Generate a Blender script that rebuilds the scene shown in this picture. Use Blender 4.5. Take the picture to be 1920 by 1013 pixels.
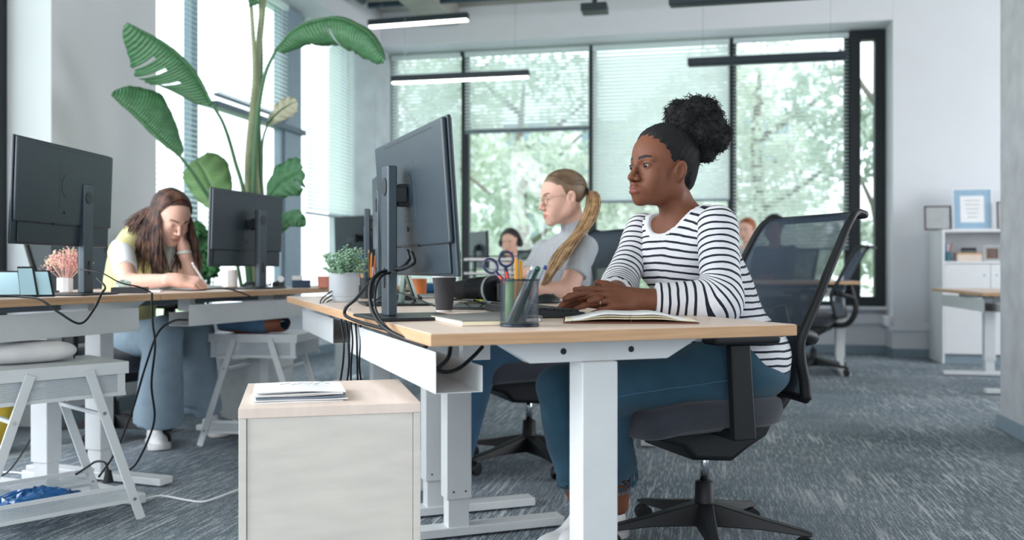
import bpy, math, random
import numpy as np
from math import sin, cos, pi, radians as R, atan2, sqrt
from mathutils import Vector, Matrix
for _o in list(bpy.data.objects): bpy.data.objects.remove(_o)
sc = bpy.context.scene
COL = sc.collection
random.seed(7); RNG = np.random.default_rng(7)

# ------------------------------------------------------------ camera
HC, FPX, HOR = 0.8638, 1700.0, 503.0
cd = bpy.data.cameras.new('camera'); cam = bpy.data.objects.new('camera', cd); COL.objects.link(cam)
cam.location = (0, 0, HC); cam.rotation_euler = (pi/2, 0, 0)
cd.sensor_width = 36.0; cd.lens = FPX/1920*36; cd.shift_y = -(506.5-HOR)/1920
cd.clip_end = 300; cd.clip_start = 0.05
cd.dof.use_dof = True; cd.dof.focus_distance = 2.45; cd.dof.aperture_fstop = 2.6
sc.camera = cam
# ------------------------------------------------------------ world + exposure
w = bpy.data.worlds.new('world'); sc.world = w; w.use_nodes = True
nt = w.node_tree; nt.nodes.clear()
wo = nt.nodes.new('ShaderNodeOutputWorld'); bg = nt.nodes.new('ShaderNodeBackground')
tc = nt.nodes.new('ShaderNodeTexCoord'); sx = nt.nodes.new('ShaderNodeSeparateXYZ'); cr = nt.nodes.new('ShaderNodeValToRGB')
nt.links.new(tc.outputs['Generated'], sx.inputs[0]); nt.links.new(sx.outputs['Z'], cr.inputs[0])
cr.color_ramp.elements[0].position = 0.0; cr.color_ramp.elements[0].color = (0.76, 0.80, 0.84, 1)
cr.color_ramp.elements[1].position = 0.35; cr.color_ramp.elements[1].color = (0.91, 0.95, 1.0, 1)
nt.links.new(cr.outputs[0], bg.inputs[0]); bg.inputs[1].default_value = 2.5
nt.links.new(bg.outputs[0], wo.inputs[0])
vs = sc.view_settings; sc.display_settings.display_device = 'sRGB'
vs.view_transform = 'Standard'; vs.look = 'None'; vs.gamma = 1.0; vs.exposure = 0.38; vs.use_curve_mapping = False
sc.cycles.max_bounces = 8; sc.cycles.transparent_max_bounces = 24; sc.cycles.diffuse_bounces = 4
sc.cycles.glossy_bounces = 3; sc.cycles.transmission_bounces = 4
sc.cycles.caustics_reflective = False; sc.cycles.caustics_refractive = False; sc.cycles.use_denoising = True
sc.cycles.sample_clamp_indirect = 6.0

# ------------------------------------------------------------ places
def at(px, py, Z):            # a pixel of the photo at depth Z (metres from the camera)
    return Vector(((px-960)/FPX*Z, Z, HC-(py-HOR)/FPX*Z))
def on(px, py, h):            # a pixel of the photo on the level z = h
    return at(px, py, FPX*(HC-h)/(py-HOR))
RA = R(12.0)                  # the room is turned 12 degrees from the view
def room(v, u, z=0.0):        # room axes (v along the back wall, u into depth)
    return Vector((v*cos(RA)+u*sin(RA), -v*sin(RA)+u*cos(RA), z))

# ------------------------------------------------------------ window daylight and added fill lights
def area(name, loc, rot, sx_, sy_, power, col=(0.95, 0.965, 1.0)):
    l = bpy.data.lights.new(name, 'AREA'); l.shape = 'RECTANGLE'; l.size = sx_; l.size_y = sy_; l.energy = power; l.color = col
    o = bpy.data.objects.new(name, l); COL.objects.link(o); o.location = loc; o.rotation_euler = rot
    return o
# daylight of the window bays nearer than the picture (left wall beside and behind the camera)
area('daylight_left_bays', room(-3.6, 0.4, 1.9), (R(90), 0, R(-90)-RA), 4.6, 2.6, 200)
# added fill light behind the camera, standing before the closed rear wall
area('fill_light_rear', room(0.4, -3.2, 2.0), (R(90), 0, R(180)+pi-RA), 5.0, 2.4, 95)
# added fill light that brightens the right side; the wall there has no windows
area('fill_light_right', room(6.3, 5.6, 2.0), (R(90), 0, R(90)-RA), 6.0, 2.6, 250)

# ------------------------------------------------------------ materials
def lin(c): return tuple((x/12.92 if x <= 0.04045 else ((x+0.055)/1.055)**2.4) for x in c)
def rgb(r, g, b): return lin((r/255, g/255, b/255))
MATS = {}
def mat(name, col, rough=0.55, metal=0.0, var=0.06, scale=18.0, bump=0.0, bscale=None, spec=0.5, sheen=0.0, coat=0.0, stretch=None, sss=0.0, sub=None):
    if name in MATS: return MATS[name]
    m = bpy.data.materials.new(name); m.use_nodes = True; n = m.node_tree.nodes; L = m.node_tree.links
    b = n['Principled BSDF']; c = rgb(*col)
    t = n.new('ShaderNodeTexCoord'); mp = n.new('ShaderNodeMapping'); L.new(t.outputs['Object'], mp.inputs[0])
    if stretch: mp.inputs['Scale'].default_value = stretch
    nz = n.new('ShaderNodeTexNoise'); nz.inputs['Scale'].default_value = scale; nz.inputs['Detail'].default_value = 4
    L.new(mp.outputs[0], nz.inputs['Vector'])
    rp = n.new('ShaderNodeValToRGB'); e = rp.color_ramp.elements
    e[0].position = 0.3; e[1].position = 0.7
    e[0].color = (*[x*(1-var) for x in c], 1); e[1].color = (*[min(1, x*(1+var)) for x in c], 1)
    L.new(nz.outputs['Fac'], rp.inputs[0]); L.new(rp.outputs[0], b.inputs['Base Color'])
    b.inputs['Roughness'].default_value = rough; b.inputs['Metallic'].default_value = metal
    b.inputs['Specular IOR Level'].default_value = spec
    if sheen: b.inputs['Sheen Weight'].default_value = sheen
    if coat: b.inputs['Coat Weight'].default_value = coat
    if sss:
        b.inputs['Subsurface Weight'].default_value = sss; b.inputs['Subsurface Radius'].default_value = (0.012, 0.005, 0.003); b.inputs['Subsurface Scale'].default_value = 1.0
    if bump:
        n2 = n.new('ShaderNodeTexNoise'); n2.inputs['Scale'].default_value = bscale or scale*4; n2.inputs['Detail'].default_value = 3
        L.new(mp.outputs[0], n2.inputs['Vector'])
        bp = n.new('ShaderNodeBump'); bp.inputs['Strength'].default_value = bump; bp.inputs['Distance'].default_value = 0.004
        L.new(n2.outputs['Fac'], bp.inputs['Height']); L.new(bp.outputs[0], b.inputs['Normal'])
    MATS[name] = m; return m
def emis(name, col, s):
    m = bpy.data.materials.new(name); m.use_nodes = True; b = m.node_tree.nodes['Principled BSDF']
    b.inputs['Base Color'].default_value = (*rgb(*col), 1); b.inputs['Emission Color'].default_value = (*rgb(*col), 1); b.inputs['Emission Strength'].default_value = s
    MATS[name] = m; return m

WHITE = mat('wall_paint', (222, 225, 230), 0.9, var=0.015, scale=3, bump=0.06, bscale=220)
CONC = mat('concrete', (188, 195, 198), 0.9, var=0.09, scale=5, bump=0.15, bscale=40)
GCONC = mat('ceiling_concrete', (160, 160, 152), 0.95, var=0.12, scale=3, bump=0.2, bscale=30)
BASEB = mat('baseboard_grey', (132, 150, 162), 0.6, var=0.04)
BLACKF = mat('window_frame_black', (14, 26, 34), 0.45, var=0.1)
GREYF = mat('window_frame_grey', (140, 158, 172), 0.5, var=0.05)
STEEL = mat('white_powder_steel', (212, 217, 219), 0.42, var=0.02, bump=0.03, bscale=600)
MESHW = mat('white_wire_mesh', (196, 204, 208), 0.5, var=0.05)
EDGE = mat('beech_edge', (194, 156, 120), 0.5, var=0.14, scale=6, stretch=(1, 1, 22))
TOPW = mat('desk_laminate', (226, 204, 190), 0.38, var=0.05, scale=9, stretch=(14, 1.2, 1), spec=0.4)
PLAST = mat('black_plastic', (20, 28, 33), 0.42, var=0.12, bump=0.05, bscale=900)
PLAST2 = mat('monitor_shell', (38, 52, 61), 0.36, var=0.05, scale=7, bump=0.04, bscale=1500)
STAND = mat('monitor_stand_grey', (66, 78, 86), 0.34, metal=0.35, var=0.05)
STANDD = mat('stand_dark', (22, 30, 36), 0.4, var=0.08)
CABLE = mat('cable_rubber', (8, 16, 20), 0.5, var=0.1, spec=0.35)
CHROME = mat('chrome', (200, 206, 210), 0.15, metal=1.0, var=0.02)
FABRIC = mat('chair_fabric', (50, 54, 64), 0.95, var=0.16, scale=300, bump=0.3, bscale=900, sheen=0.25)
CHAIRP = mat('chair_plastic', (8, 13, 19), 0.55, var=0.1, bump=0.05, bscale=700)
PAPER = mat('paper', (236, 238, 240), 0.9, var=0.02)
GLASSM = None
def glass_mat():
    m = bpy.data.materials.new('window_glass'); m.use_nodes = True; n = m.node_tree.nodes; L = m.node_tree.links; n.clear()
    o = n.new('ShaderNodeOutputMaterial'); mx = n.new('ShaderNodeMixShader'); t = n.new('ShaderNodeBsdfTransparent'); g = n.new('ShaderNodeBsdfGlossy'); f = n.new('ShaderNodeLayerWeight'); f.inputs[0].default_value = 0.5; pw_ = n.new('ShaderNodeMath'); pw_.operation = 'POWER'; pw_.inputs[1].default_value = 5.0; ml_ = n.new('ShaderNodeMath'); ml_.operation = 'MULTIPLY_ADD'; ml_.inputs[1].default_value = .6; ml_.inputs[2].default_value = .03; L.new(f.outputs['Facing'], pw_.inputs[0]); L.new(pw_.outputs[0], ml_.inputs[0])
    nz = n.new('ShaderNodeTexNoise'); nz.inputs['Scale'].default_value = 2.0
    rp = n.new('ShaderNodeValToRGB'); rp.color_ramp.elements[0].color = (0.93, 0.97, 0.99, 1); rp.color_ramp.elements[1].color = (0.96, 0.985, 1.0, 1)
    L.new(nz.outputs['Fac'], rp.inputs[0]); L.new(rp.outputs[0], t.inputs[0])
    g.inputs['Roughness'].default_value = 0.02
    L.new(ml_.outputs[0], mx.inputs[0]); L.new(t.outputs[0], mx.inputs[1]); L.new(g.outputs[0], mx.inputs[2]); L.new(mx.outputs[0], o.inputs[0])
    return m
GLASSM = glass_mat()

# ------------------------------------------------------------ things
def thing(name, label, cat, loc=(0, 0, 0), rotz=0.0, group=None):
    o = bpy.data.objects.new(name, None); COL.objects.link(o); o.empty_display_size = 0.05
    o.location = loc; o.rotation_euler = (0, 0, rotz); o['label'] = label; o['category'] = cat
    if group: o['group'] = group
    return o
def tag(o, label=None, cat=None, group=None, kind=None):
    if label: o['label'] = label
    if cat: o['category'] = cat
    if group: o['group'] = group
    if kind: o['kind'] = kind
    return o
def mloc(o): return Matrix.Translation(o.location) @ Matrix.Rotation(o.rotation_euler.z, 4, 'Z') if o.rotation_euler.x == 0 and o.rotation_euler.y == 0 else Matrix.LocRotScale(o.location, o.rotation_euler, None)
def wmat(o):
    m = mloc(o)
    while o.parent: o = o.parent; m = mloc(o) @ m
    return m
def copy_tree(o, label=None, loc=None, rotz=None, group=None):
    c = o.copy(); COL.objects.link(c)
    if loc is not None: c.location = loc
    if rotz is not None: c.rotation_euler = (0, 0, rotz)
    if label: c['label'] = label
    if group: c['group'] = group
    for ch in [x for x in COL.objects if x.parent == o]:
        d = copy_tree(ch); d.parent = c
    return c
def mkmesh(name, V, F, m, parent=None, smooth=False, world=False, attrs=None):
    V = np.asarray(V, dtype=np.float64).reshape(-1, 3)
    if world and parent is not None:
        M = np.array(wmat(parent).inverted()); V = V @ M[:3, :3].T + M[:3, 3]
    me = bpy.data.meshes.new(name)
    if isinstance(F, np.ndarray) and F.ndim == 2:
        k = F.shape[1]; nf = len(F)
        me.vertices.add(len(V)); me.vertices.foreach_set('co', V.astype(np.float32).ravel())
        me.loops.add(nf*k); me.loops.foreach_set('vertex_index', F.astype(np.int32).ravel())
        me.polygons.add(nf); me.polygons.foreach_set('loop_start', np.arange(0, nf*k, k, dtype=np.int32)); me.polygons.foreach_set('loop_total', np.full(nf, k, dtype=np.int32))
        me.update(calc_edges=True); me.validate()
    else:
        me.from_pydata([tuple(v) for v in V], [], [tuple(int(i) for i in f) for f in F]); me.update()
    if smooth: me.polygons.foreach_set('use_smooth', np.ones(len(me.polygons), dtype=bool))
    if attrs:
        for k, a in attrs.items():
            a = np.asarray(a, dtype=np.float32)
            if a.ndim == 2:
                at_ = me.attributes.new(k, 'FLOAT_COLOR', 'POINT'); at_.data.foreach_set('color', np.hstack([a, np.ones((len(a), 1), np.float32)]).ravel())
            else:
                at_ = me.attributes.new(k, 'FLOAT', 'POINT'); at_.data.foreach_set('value', a)
    me.materials.append(m)
    o = bpy.data.objects.new(name, me); COL.objects.link(o)
    if parent is not None: o.parent = parent
    return o

class MB:
    """collects shapes and links them as ONE mesh object"""
    def __init__(s): s.V = []; s.F = []; s.n = 0
    def add(s, V, F):
        V = [tuple(v) for v in V]; s.V += V; s.F += [tuple(i+s.n for i in f) for f in F]; s.n += len(V); return s
    def box(s, x0, x1, y0, y1, z0, z1, M=None):
        V = [Vector((x, y, z)) for x in (x0, x1) for y in (y0, y1) for z in (z0, z1)]
        if M is not None: V = [M @ v for v in V]
        return s.add(V, [(0, 1, 3, 2), (4, 6, 7, 5), (0, 4, 5, 1), (2, 3, 7, 6), (0, 2, 6, 4), (1, 5, 7, 3)])
    def bar(s, p, q, w, h, up=(0, 0, 1)):
        p = Vector(p); q = Vector(q); d = (q-p).normalized(); up = Vector(up)
        if abs(d.dot(up)) > 0.98: up = Vector((1, 0, 0))
        a = d.cross(up).normalized(); b = a.cross(d).normalized()
        V = [e+a*(i*w/2)+b*(j*h/2) for e in (p, q) for i in (-1, 1) for j in (-1, 1)]
        return s.add(V, [(0, 1, 3, 2), (4, 6, 7, 5), (0, 4, 5, 1), (2, 3, 7, 6), (0, 2, 6, 4), (1, 5, 7, 3)])
    def tube(s, P, r, n=8, cap=True, closed=False):
        P = [Vector(p) for p in P]; N = len(P); rr = r if hasattr(r, '__len__') else [r]*N
        V = []; F = []; up = None
        for i, p in enumerate(P):
            a = P[(i-1) % N] if (i or closed) else P[0]; b = P[(i+1) % N] if (i < N-1 or closed) else P[-1]
            d = (b-a); d = d.normalized() if d.length > 1e-9 else Vector((0, 0, 1))
            if up is None:
                up = Vector((0, 0, 1)) if abs(d.z) < 0.9 else Vector((1, 0, 0))
            x = (up - d*up.dot(d))
            if x.length < 1e-6: x = Vector((1, 0, 0)) - d*d.x
            x.normalize(); y = d.cross(x); up = x
            V += [p+(x*cos(2*pi*k/n)+y*sin(2*pi*k/n))*rr[i] for k in range(n)]
        for i in range(N if closed else N-1):
            j = (i+1) % N
            F += [(i*n+k, i*n+(k+1) % n, j*n+(k+1) % n, j*n+k) for k in range(n)]
        if cap and not closed: F += [tuple(range(n-1, -1, -1)), tuple((N-1)*n+k for k in range(n))]
        return s.add(V, F)
    def lathe(s, prof, c=(0, 0, 0), n=32, M=None, cap=True):
        V = []; F = []; c = Vector(c)
        for (r, z) in prof: V += [Vector((r*cos(2*pi*k/n), r*sin(2*pi*k/n), z)) for k in range(n)]
        V = [(M @ v if M is not None else v)+c for v in V]
        for i in range(len(prof)-1): F += [(i*n+k, i*n+(k+1) % n, (i+1)*n+(k+1) % n, (i+1)*n+k) for k in range(n)]
        if cap: F += [tuple(range(n-1, -1, -1)), tuple((len(prof)-1)*n+k for k in range(n))]
        return s.add(V, F)
    def prism(s, poly, d, M=None):
        """poly: 3D points of one face; d: extrusion vector"""
        P = [Vector(p) for p in poly]; d = Vector(d); n = len(P); V = P+[p+d for p in P]
        if M is not None: V = [M @ v for v in V]
        return s.add(V, [tuple(range(n-1, -1, -1)), tuple(range(n, 2*n))]+[(i, (i+1) % n, n+(i+1) % n, n+i) for i in range(n)])
    def sphere(s, c, r, n=12, m=8, M=None):
        c = Vector(c); rx, ry, rz = (r if hasattr(r, '__len__') else (r, r, r)); V = []; F = []
        for i in range(m+1):
            t = pi*i/m
            for k in range(n): V.append(Vector((rx*sin(t)*cos(2*pi*k/n), ry*sin(t)*sin(2*pi*k/n), rz*cos(t))))
        V = [(M @ v if M is not None else v)+c for v in V]
        for i in range(m): F += [(i*n+k, (i+1)*n+k, (i+1)*n+(k+1) % n, i*n+(k+1) % n) for k in range(n)]
        return s.add(V, F)
    def grid(s, fn, nu, nv, flip=False):
        V = [fn(i/nu, j/nv) for i in range(nu+1) for j in range(nv+1)]; F = []
        for i in range(nu):
            for j in range(nv):
                a = i*(nv+1)+j; f = (a, a+1, a+nv+2, a+nv+1); F.append(f[::-1] if flip else f)
        return s.add(V, F)
    def build(s, name, m, parent=None, bevel=0, smooth=False, world=False, seg=2, sol=0, sub=0, auto=None):
        o = mkmesh(name, s.V, s.F, m, parent, smooth, world)
        if sol:
            k = o.modifiers.new('sol', 'SOLIDIFY'); k.thickness = sol; k.offset = 0
        if sub:
            k = o.modifiers.new('sub', 'SUBSURF'); k.levels = sub; k.render_levels = sub
        if bevel:
            k = o.modifiers.new('bev', 'BEVEL'); k.width = bevel; k.segments = seg; k.limit_method = 'ANGLE'; k.angle_limit = R(40)
            if not smooth:
                o.data.polygons.foreach_set('use_smooth', np.ones(len(o.data.polygons), dtype=bool)); k.harden_normals = True
        elif auto:
            o.data.polygons.foreach_set('use_smooth', np.ones(len(o.data.polygons), dtype=bool)); o.data.set_sharp_from_angle(angle=R(auto))
        return o
def smooth_path(P, n=8):
    """Catmull-Rom through P"""
    P = [Vector(p) for p in P]; Q = [P[0]*2-P[1]]+P+[P[-1]*2-P[-2]]; out = []
    for i in range(1, len(Q)-2):
        a, b, c, d = Q[i-1:i+3]
        for k in range(n):
            t = k/n; out.append(0.5*((2*b)+(c-a)*t+(2*a-5*b+4*c-d)*t*t+(3*b-a-3*c+d)*t**3))
    out.append(P[-1]); return out
# ============================================================ THE ROOM
def struct(name, mb, m, **k):
    o = mb.build(name, m, **k); o['kind'] = 'structure'; o.rotation_euler = (0, 0, -RA); return o
UB, VL = 9.7, -3.77          # glass planes of the back wall and the left wall
ZS, ZH, ZC = 0.478, 3.27, 3.65
def carpet():
    m = bpy.data.materials.new('carpet_tiles'); m.use_nodes = True; n = m.node_tree.nodes; L = m.node_tree.links; b = n['Principled BSDF']
    t = n.new('ShaderNodeTexCoord')
    def streak(sx, sy, sc_, det=3):
        mp = n.new('ShaderNodeMapping'); mp.inputs['Scale'].default_value = (sx, sy, 1); L.new(t.outputs['Object'], mp.inputs[0])
        z = n.new('ShaderNodeTexNoise'); z.inputs['Scale'].default_value = sc_; z.inputs['Detail'].default_value = det; L.new(mp.outputs[0], z.inputs['Vector']); return z
    def ramp(src, p0, p1, c0, c1):
        r = n.new('ShaderNodeValToRGB'); r.color_ramp.elements[0].position = p0; r.color_ramp.elements[1].position = p1
        r.color_ramp.elements[0].color = (*c0, 1); r.color_ramp.elements[1].color = (*c1, 1); L.new(src, r.inputs[0]); return r
    def mix(a, b_, f, mode='MIX'):
        x = n.new('ShaderNodeMix'); x.data_type = 'RGBA'; x.blend_type = mode
        for s_, v in ((x.inputs[0], f), (x.inputs[6], a), (x.inputs[7], b_)):
            if hasattr(v, 'links'): L.new(v, s_)
            else: s_.default_value = v
        return x.outputs[2]
    base = ramp(streak(1, 1, 1.6).outputs['Fac'], .35, .68, rgb(112, 127, 137), rgb(146, 157, 167))
    s1 = ramp(streak(110, 7, 1.5, 2).outputs['Fac'], .50, .62, (0, 0, 0), (1, 1, 1))
    s2 = ramp(streak(70, 2.0, 1.2, 2).outputs['Fac'], .57, .64, (0, 0, 0), (1, 1, 1))
    big = ramp(streak(1.6, .9, 1.3, 3).outputs['Fac'], .30, .60, (.25, .25, .25), (1, 1, 1))
    c = mix(base.outputs[0], (*rgb(190, 199, 206), 1), s1.outputs[0])
    f2 = mix(s2.outputs[0], big.outputs[0], 1.0, 'MULTIPLY')
    c = mix(c, (*rgb(216, 221, 226), 1), f2)
    c = mix(base.outputs[0], c, big.outputs[0])
    dots = ramp(streak(130, 60, 1.5, 2).outputs['Fac'], .40, .60, (.55, .55, .55), (1.0, 1.0, 1.0))
    c = mix(c, dots.outputs[0], 1.0, 'MULTIPLY')
    L.new(c, b.inputs['Base Color']); b.inputs['Roughness'].default_value = 0.98; b.inputs['Specular IOR Level'].default_value = 0.15
    bp = n.new('ShaderNodeBump'); bp.inputs['Strength'].default_value = 0.5; bp.inputs['Distance'].default_value = 0.004
    z = streak(160, 90, 2); L.new(z.outputs['Fac'], bp.inputs['Height']); L.new(bp.outputs[0], b.inputs['Normal'])
    return m
CARPET = carpet()
struct('floor', MB().box(-4.1, 6.5, -3.5, 10.1, -0.12, 0), CARPET)
struct('ceiling', MB().box(-4.1, 6.5, -3.5, 10.1, ZC, ZC+0.25), GCONC)
wb = MB()
wb.box(-3.77, 1.78, 9.72, 9.98, 0, ZS)                # wall under the windows
wb.box(-3.77, 1.78, 9.35, 9.98, ZH, ZC)               # lintel beam
wb.box(1.78, 6.5, 9.35, 9.98, 0, ZC)                  # pier and wall on the right
struct('wall_back', wb, WHITE, bevel=0.004)
wl = MB()
wl.box(-4.0, -3.79, -3.0, 9.7, 0, ZS)
wl.box(-4.0, -3.45, -3.0, 9.35, ZH+.02, ZC)
wl.box(-4.0, -3.45, 4.27, 5.23, 0, ZH+.02)
struct('wall_left', wl, WHITE, bevel=0.004)
struct('wall_rear', MB().box(-4.0, 6.6, -3.62, -3.5, 0, ZC+.1), WHITE)  # unseen wall, added to keep the world light from flooding in behind
struct('wall_far_right', MB().box(6.5, 6.62, -3.5, 9.98, 0, ZC+.1), WHITE)  # unseen too, added to shut out world light from the right
struct('wall_corner', MB().box(-4.0, -3.46, 9.22, 9.98, 0, ZH-.001), CONC, bevel=0.006)
struct('wall_right', MB().box(1.56, 2.3, 4.62, 5.34, 0, ZC-.001), mat('raw_concrete', (190, 192, 196), 0.9, var=0.12, scale=7, bump=0.35, bscale=22), bevel=0.008)
struct('baseboard_right', MB().box(1.545, 2.31, 4.605, 5.355, 0, 0.075), BASEB, bevel=0.003)
struct('baseboard_back', MB().box(-3.45, 1.78, 9.70, 9.72, 0, .085).box(1.765, 2.6, 9.335, 9.35, 0, .085).box(1.765, 1.78, 9.335, 9.72, 0, .085), BASEB, bevel=0.002)
struct('baseboard_left', MB().box(-3.79, -3.775, -3, 9.2, 0, .085).box(-3.45, -3.435, 4.25, 5.24, 0, .085), BASEB, bevel=0.002)
struct('trim_1', MB().box(-3.45, 1.78, 9.66, 9.72, .30, .40).box(1.74, 2.6, 9.30, 9.35, .26, .345).box(1.72, 1.78, 9.30, 9.72, .30, .40), WHITE, bevel=0.006)
struct('trim_2', MB().box(-3.45, 1.78, 9.60, 9.74, ZS-.03, ZS), WHITE, bevel=0.004)
struct('trim_3', MB().box(-3.80, -3.62, 5.23, 9.2, ZS-.03, ZS).box(-3.80, -3.62, -3, 4.27, ZS-.03, ZS), WHITE, bevel=0.004)

def window(idx, axis, a0, a1, z0, z1, plane, fw, m, transoms=(), fd=0.07):
    """a window in the back wall ('v') or the left wall ('u')"""
    o = bpy.data.objects.new('window_%d' % idx, None); COL.objects.link(o); o['kind'] = 'structure'; o.rotation_euler = (0, 0, -RA)
    fr = MB()
    def bx(p, q, za, zb, d0=-fd/2, d1=fd/2):
        if axis == 'v': fr.box(p, q, plane+d0, plane+d1, za, zb)
        else: fr.box(plane+d0, plane+d1, p, q, za, zb)
    bx(a0, a0+fw, z0, z1); bx(a1-fw, a1, z0, z1); bx(a0+fw, a1-fw, z0, z0+fw); bx(a0+fw, a1-fw, z1-fw, z1)
    for t in transoms: bx(a0+fw, a1-fw, t-fw/2, t+fw/2)
    fr.build('window_frame', m, o, bevel=0.003)
    g = MB()
    if axis == 'v': g.box(a0+fw*.8, a1-fw*.8, plane-.004, plane+.004, z0+fw*.8, z1-fw*.8)
    else: g.box(plane-.004, plane+.004, a0+fw*.8, a1-fw*.8, z0+fw*.8, z1-fw*.8)
    g.build('pane', GLASSM, o)
    return o
window(1, 'v', -3.46, -2.60, ZS, ZH, 9.76, .045, BLACKF)
window(2, 'v', -2.60, -1.18, ZS, ZH, 9.76, .045, BLACKF, transoms=(2.38,))
window(3, 'v', -1.18, .275, ZS, ZH, 9.76, .04, BLACKF)
window(4, 'v', .275, 1.44, ZS, ZH, 9.76, .05, BLACKF)
window(5, 'v', 1.44, 1.775, ZS, ZH, 9.74, .10, BLACKF, fd=.12)
window(6, 'u', 5.23, 6.2, ZS, ZH, -3.80, .045, GREYF)
window(7, 'u', 6.2, 7.66, ZS, ZH, -3.80, .045, GREYF, transoms=(2.15,))
window(8, 'u', 8.0, 9.22, ZS, ZH, -3.80, .045, GREYF)
window(9, 'u', 2.9, 4.27, ZS, ZH, -3.76, .07, BLACKF)
struct('trim_4', MB().box(-3.86, -3.74, 7.66, 8.0, ZS, ZH), GREYF, bevel=0.004)
struct('trim_5', MB().box(-3.78, -3.70, 6.42, 8.02, 2.12, 2.17), mat('transom_dark', (96, 112, 124), 0.5), bevel=0.004)

BLIND = mat('blind_slats', (240, 245, 248), 0.5, var=0.02, spec=0.3)
def blind_mat():
    m = BLIND; n = m.node_tree.nodes; L = m.node_tree.links; b = n['Principled BSDF']; out = n['Material Output']
    tr = n.new('ShaderNodeBsdfTranslucent'); tr.inputs[0].default_value = (*rgb(242, 248, 250), 1); mx = n.new('ShaderNodeMixShader'); mx.inputs[0].default_value = 0.62
    L.new(b.outputs[0], mx.inputs[1]); L.new(tr.outputs[0], mx.inputs[2]); L.new(mx.outputs[0], out.inputs[0])
blind_mat()
def blind(label, axis, a0, a1, zb, plane, tilt, pitch=.038, wd=.045, zt=ZH-.03):
    o = thing('venetian_blind', label, 'blind', group='venetian blinds'); o.rotation_euler = (0, 0, -RA)
    s = MB(); z = zt-.05; c, sn = cos(R(tilt))*wd/2, sin(R(tilt))*wd/2
    sg = -1 if axis == 'v' else 1     # room side
    while z > zb+.03:
        if axis == 'v': V = [(a0, plane-c, z-sn), (a1, plane-c, z-sn), (a1, plane, z+.003), (a0, plane, z+.003), (a1, plane+c, z+sn), (a0, plane+c, z+sn)]
        else: V = [(plane+c, a0, z-sn), (plane+c, a1, z-sn), (plane, a1, z+.003), (plane, a0, z+.003), (plane-c, a1, z+sn), (plane-c, a0, z+sn)]
        s.add(V, [(0, 1, 2, 3), (3, 2, 4, 5)]); z -= pitch
    s.build('slats', BLIND, o, smooth=True)
    h = MB(); r = MB(); cds = MB()
    def bx(mb, p, q, za, zb_, d):
        if axis == 'v': mb.box(p, q, plane-d, plane+d, za, zb_)
        else: mb.box(plane-d, plane+d, p, q, za, zb_)
    bx(h, a0, a1, zt-.045, zt, .025); bx(r, a0, a1, zb, zb+.022, .018)
    k = max(2, int((a1-a0)/.45)); 
    for i in range(k+1):
        a = a0+.08+(a1-a0-.16)*i/k; bx(cds, a-.0015, a+.0015, zb+.02, zt-.04, .001)
    h.build('headrail', BLIND, o); r.build('bottom_rail', mat('bottom_rail', (120, 136, 148), .5), o); cds.build('ladder_cord', BLIND, o)
    return o
blind('pale blind in the far left corner bay of the back windows, down to the sill', 'v', -3.43, -2.64, .55, 9.66, 48)
blind('half raised blind above the woman with the ponytail, grey bottom rail at mid window', 'v', -2.58, -1.21, 2.34, 9.66, 40)
blind('closed white blind directly behind the curly bun, lowered to head height', 'v', -1.17, .25, 1.56, 9.66, 54)
blind('half open blind in front of the trees beside the black casement, nearly at chair height', 'v', .29, 1.42, 1.05, 9.66, 22)
blind('striped half open blind next to the white pier behind the tall plant', 'u', 5.25, 6.35, .6, -3.70, 24)
blind('short raised blind over the grey crossbar behind the plant stems', 'u', 6.38, 7.6, 2.2, -3.70, 40)
blind('narrow lowered blind between the blue grey post and the concrete corner', 'u', 8.02, 9.2, 1.38, -3.70, 50)

# outside: lawn, trees, a pale building
lw = MB().box(-30, 30, 10.3, 45, -1.3, -1.2).box(-30, -4.3, -12, 10.3, -1.3, -1.2).build('lawn', mat('lawn_grass', (170, 196, 150), .95, var=.25, scale=3, bump=.4))
lw['kind'] = 'structure'; lw.rotation_euler = (0, 0, -RA)
def leaf_mat(name, c):
    m = mat(name, c, .6, var=.3, scale=1.2); n = m.node_tree.nodes; L = m.node_tree.links; b = n['Principled BSDF']
    tr = n.new('ShaderNodeBsdfTranslucent'); L.new(b.inputs['Base Color'].links[0].from_socket, tr.inputs[0]); mx = n.new('ShaderNodeMixShader'); mx.inputs[0].default_value = .4
    L.new(b.outputs[0], mx.inputs[1]); L.new(tr.outputs[0], mx.inputs[2]); L.new(mx.outputs[0], n['Material Output'].inputs[0]); return m
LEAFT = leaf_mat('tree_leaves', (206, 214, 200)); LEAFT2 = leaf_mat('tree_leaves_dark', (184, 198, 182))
BARK = mat('tree_bark', (128, 122, 112), .95, var=.3, scale=8, stretch=(6, 6, 1))
def leaf_cloud(rng, blobs, n, size):
    V = []; F = []
    B = np.array(blobs); wts = B[:, 3]**2; wts = wts/wts.sum()
    idx = rng.choice(len(B), n, p=wts); d = rng.normal(size=(n, 3)); d /= np.linalg.norm(d, axis=1)[:, None]
    rad = B[idx, 3]*rng.uniform(.45, 1.0, n)**.5; C_ = B[idx, :3]+d*rad[:, None]*np.array([1, 1, .8])
    a = rng.normal(size=(n, 3)); a /= np.linalg.norm(a, axis=1)[:, None]; b = np.cross(a, rng.normal(size=(n, 3))); b /= np.linalg.norm(b, axis=1)[:, None]
    s = size*rng.uniform(.6, 1.3, n)[:, None]
    Q = np.stack([C_-a*s, C_+b*s*.45, C_+a*s, C_-b*s*.45], 1).reshape(-1, 3)
    return Q, np.arange(4*n).reshape(-1, 4)
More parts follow.
